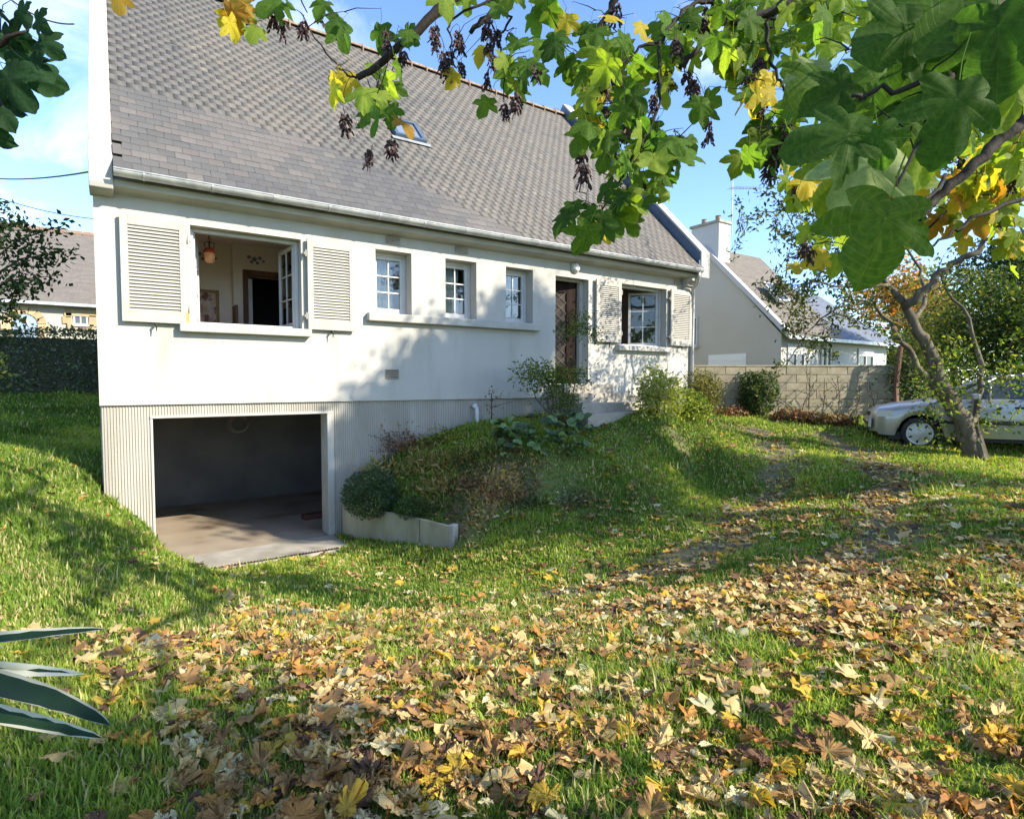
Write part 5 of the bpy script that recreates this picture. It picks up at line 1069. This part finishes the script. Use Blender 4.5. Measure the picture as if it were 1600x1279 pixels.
CL = [(385, 30, 3.0, 7, 32, 25, 'glyo'), (183, 2, 3.0, 1, 3, 3, 'o'), (360, 45, 3.0, 2, 10, 12, 'yo'), (530, 48, 3.0, 3, 12, 8, 'dg'), (600, 130, 3.0, 11, 25, 28, 'ggl'), (520, 148, 3.0, 2, 10, 10, 'ly'), (545, 128, 3.0, 1, 3, 5, 'y'), (595, 190, 3.0, 4, 15, 12, 'gd'), (625, 198, 3.0, 1, 3, 4, 'o'), (622, 55, 3.1, 4, 14, 15, 'dg'), (695, -5, 3.1, 5, 25, 8, 'gl'),
      (715, 115, 3.2, 2, 6, 8, 'y'), (762, 165, 3.2, 1, 3, 3, 'g'), (803, 142, 3.2, 1, 3, 3, 'l'), (790, 5, 3.2, 5, 22, 12, 'gly'), (785, 100, 3.2, 3, 12, 12, 'gl'), (825, 100, 3.2, 6, 22, 20, 'g'), (757, 85, 3.2, 2, 6, 6, 'y'), (830, 50, 3.2, 4, 16, 16, 'g'), (855, 20, 3.1, 8, 25, 22, 'gly'), (865, 75, 3.1, 4, 12, 16, 'gd'), (893, 105, 3.1, 3, 10, 8, 'g'), (475, 15, 3.0, 4, 25, 12, 'g'),
      (945, 60, 3.0, 10, 28, 35, 'ggy'), (925, 150, 2.9, 13, 25, 45, 'ggly'), (970, 200, 2.85, 20, 38, 50, 'ggld'), (930, 205, 2.85, 2, 8, 10, 'y'), (1000, 250, 2.85, 16, 45, 30, 'ggll'), (1050, 250, 2.85, 8, 18, 22, 'gd'), (985, 315, 2.8, 14, 48, 20, 'gdl'), (920, 345, 2.8, 9, 30, 22, 'gdd'), (950, 350, 2.8, 3, 8, 10, 'yl'), (990, 100, 2.95, 12, 38, 30, 'gl'), (1050, 110, 3.0, 10, 40, 25, 'gly'), (1045, 60, 3.0, 12, 45, 35, 'ggy'), (1100, 90, 3.0, 9, 30, 25, 'gly'),
      (1130, 30, 3.1, 16, 48, 30, 'ggl'), (1105, 165, 2.9, 4, 12, 10, 'g'), (1150, 100, 3.1, 14, 30, 35, 'gly'), (1200, 60, 3.1, 18, 45, 40, 'ggl'), (1260, 30, 3.2, 30, 50, 30, 'ggll'), (1290, 60, 3.3, 16, 40, 28, 'ggl'), (1330, 20, 3.3, 14, 35, 25, 'gl'), (1180, 165, 2.9, 10, 20, 28, 'gy'), (1190, 225, 2.9, 14, 22, 28, 'gdl'), (1235, 190, 2.9, 12, 22, 30, 'gl'), (1250, 270, 3.4, 20, 30, 30, 'yyl'), (1280, 300, 3.6, 8, 20, 25, 'ylo'),
      (1450, 240, 3.6, 14, 50, 30, 'lly'), (1520, 250, 3.6, 34, 55, 40, 'llyy'), (1570, 300, 3.6, 34, 45, 50, 'llyy'), (1510, 320, 3.6, 22, 45, 30, 'lyo'), (1590, 200, 3.4, 14, 25, 40, 'lly'), (1270, 405, 4.2, 9, 25, 22, 'yyo'), (1340, 380, 4.4, 6, 35, 20, 'yl'), (1460, 345, 3.8, 10, 40, 20, 'yol'), (1590, 385, 3.6, 8, 20, 20, 'ly'), (1480, 200, 3.0, 12, 50, 25, 'lg'), (1420, 110, 2.6, 14, 60, 35, 'gl'), (1540, 130, 2.6, 14, 45, 40, 'gl')]
CM = dict(g='green', l='lime', y='yellow', o='orange', d='dark')
for px, py, d, n, sx, sy, cs in CL:
    for k in range(int(n*(.85 if px < 1400 else 1.15)+.5)):
        p = W(px+rng.normal()*sx*.75, py+rng.normal()*sy*.75-12, d+rng.normal()*.18)
        tip = unit(down*rng.uniform(.6, 1.2)+np.array([rng.normal()*.45, rng.normal()*.45, 0])); nr = np.array([rng.normal()*.6-.35, rng.normal()*.6-.6, rng.uniform(.1, .8)])
        LV.append((p, tip, unit(nr), rng.uniform(.095, .155), (lambda q: 'lime' if q == 'yellow' and len(cs) > 2 and rng.random() < .4 else q)(CM[cs[rng.integers(len(cs))]])))
# foliage continuing above and beside the frame
nv = len(LV)
for k in range(210):
    c_ = [hub, hub2, fork2+[-.6, .5, .6], fork+[-.8, .6, .7], top, W(1700, 150, 2.6), W(420, -260, 3.1)][k % 7]; p = c_+rng.normal(size=3)*[.65, .65, .4]
    q = p-CAM; z_ = q@FW
    if z_ > .3 and abs(q@RT)/z_*F < 830 and -330 < 639.5-(q@UP)/z_*F < 1300 and 639.5-(q@UP)/z_*F > -40: continue
    LV.append((p, unit(down+rng.normal(size=3)*.5), unit(rng.normal(size=3)+[0, 0, .8]), rng.uniform(.11, .16), CM['glgdy'[rng.integers(5)]]))
order = sorted(range(nv), key=lambda i: ((LV[i][0]-CAM)@FW)/LV[i][3])
big = set(order[:300]); JV = []; JF = []; JM = []; JA = []; nb = 0; cols = list(MC); att = []
for i, (p, tip, nr, L_, c) in enumerate(LV):
    y = tip; z = unit(nr-y*(nr@y)); x = np.cross(y, z)
    att.append(p-y*L_*.5)
    if i in big:
        o = link('leaf', LME[(c, int(rng.integers(6)))], syc); orient(o, p, y, z, L_)
    else:
        V, Fc, ve = SHL[rng.integers(5)]; JV.append(p+(V[:, :1]*x+V[:, 1:2]*y+V[:, 2:]*z)*L_); JF.append(Fc+nb); nb += len(V); JM += [cols.index(c)]*len(Fc); JA.append(ve)
npmesh('crown', np.concatenate(JV), np.concatenate(JF), [MC[c] for c in cols], JM, syc, 'stuff', {'vein': np.concatenate(JA)}, True)
twigtree(syc, BR, att[:nv], .0035, 'branch', 'twigs', .06)
# seed bunches
M['seed'] = mat('dry_seed', (.035, .018, .022), (.075, .04, .035), 40, .7)
def bunch(seed):
    r_ = random.Random(seed); b = MB(); Ln = r_.uniform(.05, .085)
    b.tube([(0, 0, 0), (.004, 0, -.03), (0, .003, -.03-Ln)], [.0015, .0015, .001], 4)
    for k in range(r_.randint(22, 28)):
        z = -.03-Ln*r_.random(); a = r_.uniform(0, 6.28); rr = r_.uniform(.006, .016); c = np.array([rr*math.cos(a), rr*math.sin(a), z]); d = unit(np.array([math.cos(a)*.5, math.sin(a)*.5, -1+r_.uniform(-.3, .3)])); s_ = unit(np.cross(d, [r_.gauss(0, 1), r_.gauss(0, 1), .2])); nn = np.cross(d, s_)
        b.obox(c, d*.005, s_*.0045, nn*.004)
        b.add([c+d*.004, c+d*.016+s_*.0075, c+d*.031+s_*.004, c+d*.03-s_*.003, c+d*.015-s_*.002], [(0,1,2,3,4)])
    o = b.build('seed_bunch', M['seed'], syc); return o
SB = [(430, 12), (475, 30), (498, 5), (440, 30), (536, 172), (582, 232), (611, 215), (603, 48), (629, 75), (680, 38), (683, 52), (718, 48), (693, 78), (718, 62), (700, 100), (720, 95), (704, 78), (763, 112), (788, 160), (808, 140), (775, 45), (764, 26), (768, 52), (836, 100), (768, 82), (885, 18), (967, 3), (1041, 108), (1036, 118), (1072, 108), (1080, 120), (1092, 132), (1112, 185), (1191, 85), (1184, 142), (1194, 152), (947, 112), (952, 150), (984, 190), (953, 206), (910, 230), (912, 250), (1006, 262), (1039, 240), (1032, 238), (1222, 218), (1209, 246), (1103, 8), (1137, 8), (1058, 55), (1024, 145), (1168, 114), (1228, 185), (1238, 290), (1260, 375), (1270, 388), (1300, 265), (1497, 235), (1558, 330), (1540, 320), (1580, 275)]
bm_ = []
for i, (x, y) in enumerate(SB):
    dd = 2.9 if x > 900 else 3.1
    if x > 1230: dd = 3.5
    p = W(x, y-6, dd+rng.normal()*.1)
    if i < 5: o = bunch(i); bm_.append(o.data)
    else: o = link('seed_bunch', bm_[i % 5], syc)
    o.location += Vector(p); o.rotation_euler = (rng.normal()*.12, rng.normal()*.12, rng.uniform(0, 6)); o.scale = [rng.uniform(1.0, 1.4)]*3
    SB[i] = p
twigtree(syc, BR, SB, .0025, 'branch', 'seed_stalks', .15)

# dark maple spray at the top left corner
tb2 = CAM+FW*.6-RT*3.2; tb2 = np.array([tb2[0], tb2[1], gzs(tb2[0], tb2[1])]); BR = []
mp_ = thing('maple_tree', 'dark green maple spray at the top left corner of the sky', 'tree', tb2)
limb([tb2-[0, 0, .2], tb2+[.05, 0, 1.6], tb2+[.1, .1, 3.0]], .12, .07, 'trunk', 'bark', 10, mp_, .01)
limb([tb2+[.1, .1, 2.6], W(-300, 60, 2.3), W(-80, 90, 2.2), W(-10, 70, 2.2), W(45, 48, 2.2)], .05, .004, 'branch', 'branch', 6, mp_, .005); limb([W(-80, 90, 2.2), W(-20, 110, 2.2), W(15, 185, 2.2)], .01, .004, 'branch', 'branch', 6, mp_, .004)
at2 = []
for x, y, ax, ay, L_ in ((28, 15, .9, .8, .10), (55, 30, 1, .8, .09), (10, 60, 1, .3, .12), (60, 62, 1, .6, .11), (25, 60, 1, .9, .08), (10, 100, 1, .35, .20), (5, 110, .6, 1, .16), (-5, 150, .2, 1, .13), (0, 170, .5, 1, .10), (-30, 60, 1, .5, .14), (-20, 10, 1, .6, .13), (-30, 120, 1, .8, .16), (40, 95, .9, .8, .12), (-40, 190, 1, .6, .14)):
    p = W(x, y, 2.2+rng.normal()*.06); o = link('leaf', LME[('shade', int(rng.integers(6)))], mp_); tp = unit(img(ax, ay)+rng.normal(size=3)*.15); orient(o, p, tp, unit(-FW+rng.normal(size=3)*.5), L_); at2.append(p-tp*L_*.5)
twigtree(mp_, BR, at2, .003, 'branch')

# ------------------------------------------------------------------ striped strap-leaved plant, lower left
g = CAM+FW*1.15-RT*1.42; g = np.array([g[0], g[1], gzs(g[0], g[1])])
t = thing('striped_plant', 'plant with long dark leaves edged in white at the lower left corner', 'plant', g)
lg = leafmat('strap_green', (.016, .04, .02), (.01, .026, .014), .15, .35, 6); lw = leafmat('strap_white', (.42, .42, .32), (.5, .5, .4), .15, .4, 6)
MB().tube([g-[0, 0, .1], g+[0, 0, .6], g+[.02, .02, .95]], [.05, .045, .03], 8).build('stem', M['bark'], t)
def strap(A, Mi, B, w, tw, wh=.16):
    A, Mi, B = map(np.array, (A, Mi, B)); k = 22; b = MB(); prev = None
    for i in range(k+1):
        u_ = i/k; p = A*(1-u_)**2+2*Mi*u_*(1-u_)+B*u_**2; d = unit(2*(Mi-A)*(1-u_)+2*(B-Mi)*u_)
        s = np.cross(d, [0, 0, 1]); s = unit(s); nn = np.cross(s, d); s2 = s*math.cos(tw)+nn*math.sin(tw); n2 = np.cross(s2, d)
        ww = w*(math.sin(math.pi*min(1, .12+u_*.88))**.6)*(1-.1*u_)+.001
        w1_, w2_ = wh*rng.uniform(.6, 1.5), wh*rng.uniform(.6, 1.5); row = [p-s2*ww+n2*ww*.35, p-s2*ww*(1-2*w1_)+n2*ww*.15, p-n2*ww*.12, p+s2*ww*(1-2*w2_)+n2*ww*.15, p+s2*ww+n2*ww*.35]
        b.v += [tuple(q) for q in row]
        if i:
            o_ = (i-1)*5
            for j in range(4): b.f.append([o_+j, o_+j+1, o_+j+6, o_+j+5]); b.m.append(0 if j in (1, 2) else 1)
    me = bpy.data.meshes.new('leaf'); me.from_pydata(b.v, [], b.f); me.materials.append(lg); me.materials.append(lw); me.polygons.foreach_set('material_index', b.m); me.polygons.foreach_set('use_smooth', [True]*len(b.f))
    return link('leaf', me, t)
tp0 = g+[.02, .02, .93]
strap(tp0, W(-60, 1000, 1.2), W(163, 982, 1.25), .018, -.45); strap(tp0, W(-60, 1040, 1.15), W(130, 1052, 1.15), .016, -.9, .42)
strap(tp0, W(20, 1050, 1.1), W(172, 1132, 1.05), .025, -.45, .08); strap(tp0+[0, 0, -.03], W(10, 1120, 1.08), W(158, 1152, 1.05), .018, -.5, .16)
for a in (1.5, 2.4, 3.3, 4.2, 5.2): e = tp0+np.array([.45*math.cos(a), .45*math.sin(a), .05]); q = e-CAM; strap(tp0, tp0*.5+e*.5+[0, 0, .2], e, .035, .2) if (q@RT) < -.9*(q@FW) else None

# ------------------------------------------------------------------ fallen leaves
FC = {'brown': leafmat('fallen_brown', (.38, .225, .08), (.25, .14, .055), .12, .8, 10, (.32, .2, .12)), 'dark': leafmat('fallen_dark', (.17, .095, .055), (.11, .062, .038), .08, .85, 10, (.16, .1, .07)), 'tan': leafmat('fallen_tan', (.60, .45, .20), (.48, .34, .14), .15, .8, 8, (.5, .38, .24)),
      'rust': leafmat('fallen_rust', (.46, .23, .06), (.34, .16, .05), .15, .75, 8, (.42, .22, .08)), 'yellow': leafmat('fallen_yellow', (.58, .40, .05), (.48, .30, .05), .25, .6, 7, (.62, .46, .12)), 'cream': leafmat('fallen_cream', (.62, .56, .34), (.5, .46, .24), .2, .7, 7, (.66, .6, .42))}
FN = list(FC); FPR = np.array([.24, .12, .32, .11, .13, .08])
FH = [maple(50+k, curl=(.5, .9, .2, 1.1, .7, .3, .8, 1.0)[k], fold=(.6, .8, .4, .9, 1.0, .5, .7, .9)[k], wave=(.12, .16, .08, .2, .14, .1, .18, .16)[k], roll=(1.2, 2.6, .6, 3.6, 2.2, 1.6, 3.0, 4.2)[k], hi=True, pet=.45, crum=.03, flat=.62, bend=(.2, .8, .1, .5, .9, .6, -.6, .3)[k]) for k in range(8)]
FLo = [maple(70+k, curl=(.5, .9, .2, 1.1, .6)[k], fold=.7, wave=.14, roll=(1.0, 2.6, 1.6, 3.6, 2.0)[k], hi=False, pet=0, crum=.065, flat=.5, bend=(.1, .7, .5, -.5, .8)[k]) for k in range(5)]
FME = {(c, k): meshof('fallen_leaf', *FH[k], FC[c]) for c in FC for k in range(8)}
def inview(x, y, mar=.5, far=30):
    q = np.c_[x-CAM[0], y-CAM[1]]; d = q@FW[:2]/math.cos(PIT)**2; r_ = q@RT[:2]; return (d > .9) & (d < far) & (np.abs(r_) < .885*d+mar), d, r_
def blocked(x, y):
    m = (x > -.2) & (x < 11.4) & (y > -.01) & (y < 9.4)
    m |= (x > .50) & (x < 2.72) & (y > -.80) & (y < .1)
    m |= (x > 6.7) & (x < 8.6) & (y > -1.5) & (y < 0)
    sd = (x-2.86)*.909+(y+.1)*.417; al = (x-2.86)*.417-(y+.1)*.909
    m |= (sd > -.03) & (sd < .10) & (al > 0) & (al < 2.2)
    return m
n = 240000; x = rng.uniform(-4, 15, n); y = rng.uniform(-9, 2, n); iv, d, r_ = inview(x, y, .7, 13)
big_n = vn(x, y, .9, 9)*.55+vn(x, y, 2.7, 8)*.45
u_ = r_/np.maximum(d, .1)
w_ = np.clip((u_+.85)/.5, .08, 1)*np.where(d < 4.3, 1.0, np.clip(1-(d-4.3)/1.2, .06, 1)); w_ = np.where((d < 2.9), w_*.8, w_)
w_ = np.where((u_ > .15) & (d >= 4.3) & (d < 9.5), np.maximum(w_, .09+.30*dirt(x, y)), w_); w_ = np.where((x < .6) & (y > -4.6), .04, w_); w_ = np.where((u_ > .42) & (d < 8), np.maximum(w_, .22), w_)
keep = iv & ~blocked(x, y) & (rng.random(n) < w_*np.clip(big_n*1.4+.05, .25, 1.0)*.60)
x, y, d = x[keep], y[keep], d[keep]; z = gz(x, y); order = np.argsort(d)
GL = {'brown': 'curled brown fallen leaf lying on the near lawn', 'dark': 'shrivelled dark brown fallen leaf lying on the near lawn', 'tan': 'dry pale tan fallen leaf lying on the near lawn', 'rust': 'rusty orange fallen leaf lying on the near lawn', 'yellow': 'bright yellow fallen leaf lying on the near lawn', 'cream': 'cream coloured fallen leaf lying on the near lawn'}
JV = []; JF = []; JM = []; JA = []; nb = 0
for j, i in enumerate(order):
    c = FN[rng.choice(6, p=FPR)]; a = rng.uniform(0, 6.28); L_ = .042+.085*rng.random()**1.6; tl = rng.normal(size=2)*.2
    yv = unit(np.array([math.cos(a), math.sin(a), tl[0]])); zv = np.array([rng.normal()*.22, rng.normal()*.22, 1.0 if rng.random() < .6 else -1.]); zv = unit(zv-yv*(zv@yv)); xv = np.cross(yv, zv)
    p = np.array([x[i], y[i], z[i]+.022+rng.uniform(0, .025)])
    if j < 300:
        o = link('fallen_leaf', FME[(c, int(rng.integers(8)))]); orient(o, p, yv, zv, L_); tag(o, GL[c], 'leaf', GL[c].replace('leaf', 'leaves'))
    else:
        V, Fc, ve = (FH[rng.integers(8)] if d[i] < 2.55 else FLo[rng.integers(5)]); JV.append(p+(V[:, :1]*xv+V[:, 1:2]*yv+V[:, 2:]*zv)*L_); JF.append(Fc+nb); nb += len(V); JM += [FN.index(c)]*len(Fc); JA.append(ve)
o = npmesh('leaf_litter', np.concatenate(JV), np.concatenate(JF), [FC[c] for c in FN], JM, None, 'stuff', {'vein': np.concatenate(JA)}, True)
tag(o, 'scattered brown and yellow autumn leaves over the lawn', 'leaves')
print('fallen', len(order), 'sycamore leaves', len(LV), nv)

# ------------------------------------------------------------------ gravel in the wheel tracks
n = 26000; x = rng.uniform(2.5, 13, n); y = rng.uniform(-7, -1.2, n); k = (rng.random(n) < np.clip(dirt(x, y)*1.6-.55, 0, 1)) & ~blocked(x, y) & (np.minimum(segd(x, y, TR[0]), segd(x, y, TR[1])) < .8); x, y = x[k], y[k]
r0_ = rng.uniform(.006, .02, len(x)); c_ = np.c_[x, y, gz(x, y)+r0_*.2]; oc = np.array([(1, 0, 0), (-.5, .87, 0), (-.5, -.87, 0), (0, 0, .8), (0, 0, -.6)])
V = (c_[:, None]+(oc[None]*rng.uniform(.6, 1.3, (len(x), 5, 1)))*r0_[:, None, None]).reshape(-1, 3); b_ = np.arange(len(x))[:, None]*5
Fq = np.concatenate([b_+[0, 1, 3], b_+[1, 2, 3], b_+[2, 0, 3], b_+[1, 0, 4], b_+[2, 1, 4], b_+[0, 2, 4]], 1).reshape(-1, 3)
o = npmesh('gravel', V, Fq, [mat('gravel_grey', (.22, .2, .17)), mat('gravel_tan', (.28, .22, .15)), mat('gravel_dark', (.10, .085, .07))], np.repeat(rng.integers(0, 3, len(x)), 6), None, 'stuff'); tag(o, 'small stones and grit in the worn wheel tracks', 'gravel')

# ------------------------------------------------------------------ grass
GM = [leafmat('grass_green', (.17, .26, .038), (.12, .20, .03), .4, .55, 1.2), leafmat('grass_light', (.31, .36, .065), (.23, .30, .052), .45, .55, 1.2), leafmat('grass_dark', (.10, .17, .027), (.07, .13, .02), .35, .55, 1.2), leafmat('grass_straw', (.48, .42, .20), (.38, .33, .15), .35, .7, 1.2)]
PX = []
for d0, d1, n, in ((1.2, 3.2, 150000), (3.2, 5.2, 160000), (5.2, 8.5, 170000), (8.5, 12, 230000), (12, 17, 100000)):
    dd = np.sqrt(rng.uniform(d0*d0, d1*d1, n)); uu = rng.uniform(-1, 1, n)*(.92*dd+.8)
    q = CAM[:2]+dd[:, None]*unit(FW[:2])+uu[:, None]*RT[:2]; PX.append(np.c_[q, dd])
PX = np.concatenate(PX); x, y, dd = PX.T
ex = np.clip(1.12-dirt(x, y)*1.5, .05, 1)*np.clip(.35+vn(x, y, 2.2, 11)*1.1, 0, 1)
sd = segd(x, y, TR[0]); keep = ~blocked(x, y) & (rng.random(len(x)) < ex) & ~((y > .3) & (x > 11.3) & (dd > 14.4))
x, y, dd = x[keep], y[keep], dd[keep]; n = len(x); z = gz(x, y)-.008
cl = vn(x, y, 1.6, 12); h = (.028+.045*rng.random(n)**1.5)*(.65+.9*cl)*np.where(rng.random(n) < .03, 1.9, 1)
tall = np.clip((vn(x, y, 1.2, 15)-.70)*6, 0, 1)*(dd < 4); h *= 1+tall*.5
h *= np.where((x < .4) & (y > -4), 1.25, 1); h *= np.clip(.75+dd*.04, .8, 1.15)
w_ = (.0022+.0011*dd)*rng.uniform(.7, 1.2, n); a = rng.uniform(0, 6.28, n); ln = rng.uniform(.1, .75, n)
sx, sy = np.cos(a), np.sin(a); lx, ly = -np.sin(a), np.cos(a)
B = np.c_[x, y, z]; S = np.c_[sx, sy, 0*sx]*w_[:, None]; Ld = np.c_[lx, ly, 0*lx]*(ln*h)[:, None]; Hh = np.c_[0*h, 0*h, h]
V = np.stack([B-S, B+S, B+Ld*.35+Hh*.6-S*.7, B+Ld*.35+Hh*.6+S*.7, B+Ld+Hh*(1-.25*ln)[:, None]], 1).reshape(-1, 3)
b_ = np.arange(n)[:, None]*5; Fq = np.concatenate([b_+[0, 1, 3], b_+[0, 3, 2], b_+[2, 3, 4]], 1).reshape(-1, 3)
pn = vn(x, y, .8, 21)+rng.normal(size=n)*.22; mi = np.where(pn > .72, 1, np.where(pn < .28, 2, 0)); mi = np.where(rng.random(n) < .12+.12*(np.abs(dd-4.2) < .7), 3, mi)  # extra straw blades in the near band put sunlight into the colour
o = npmesh('grass', V, Fq, GM, np.repeat(mi, 3), None, 'stuff'); tag(o, 'short green lawn grass covering the garden', 'grass')
print('blades', n)
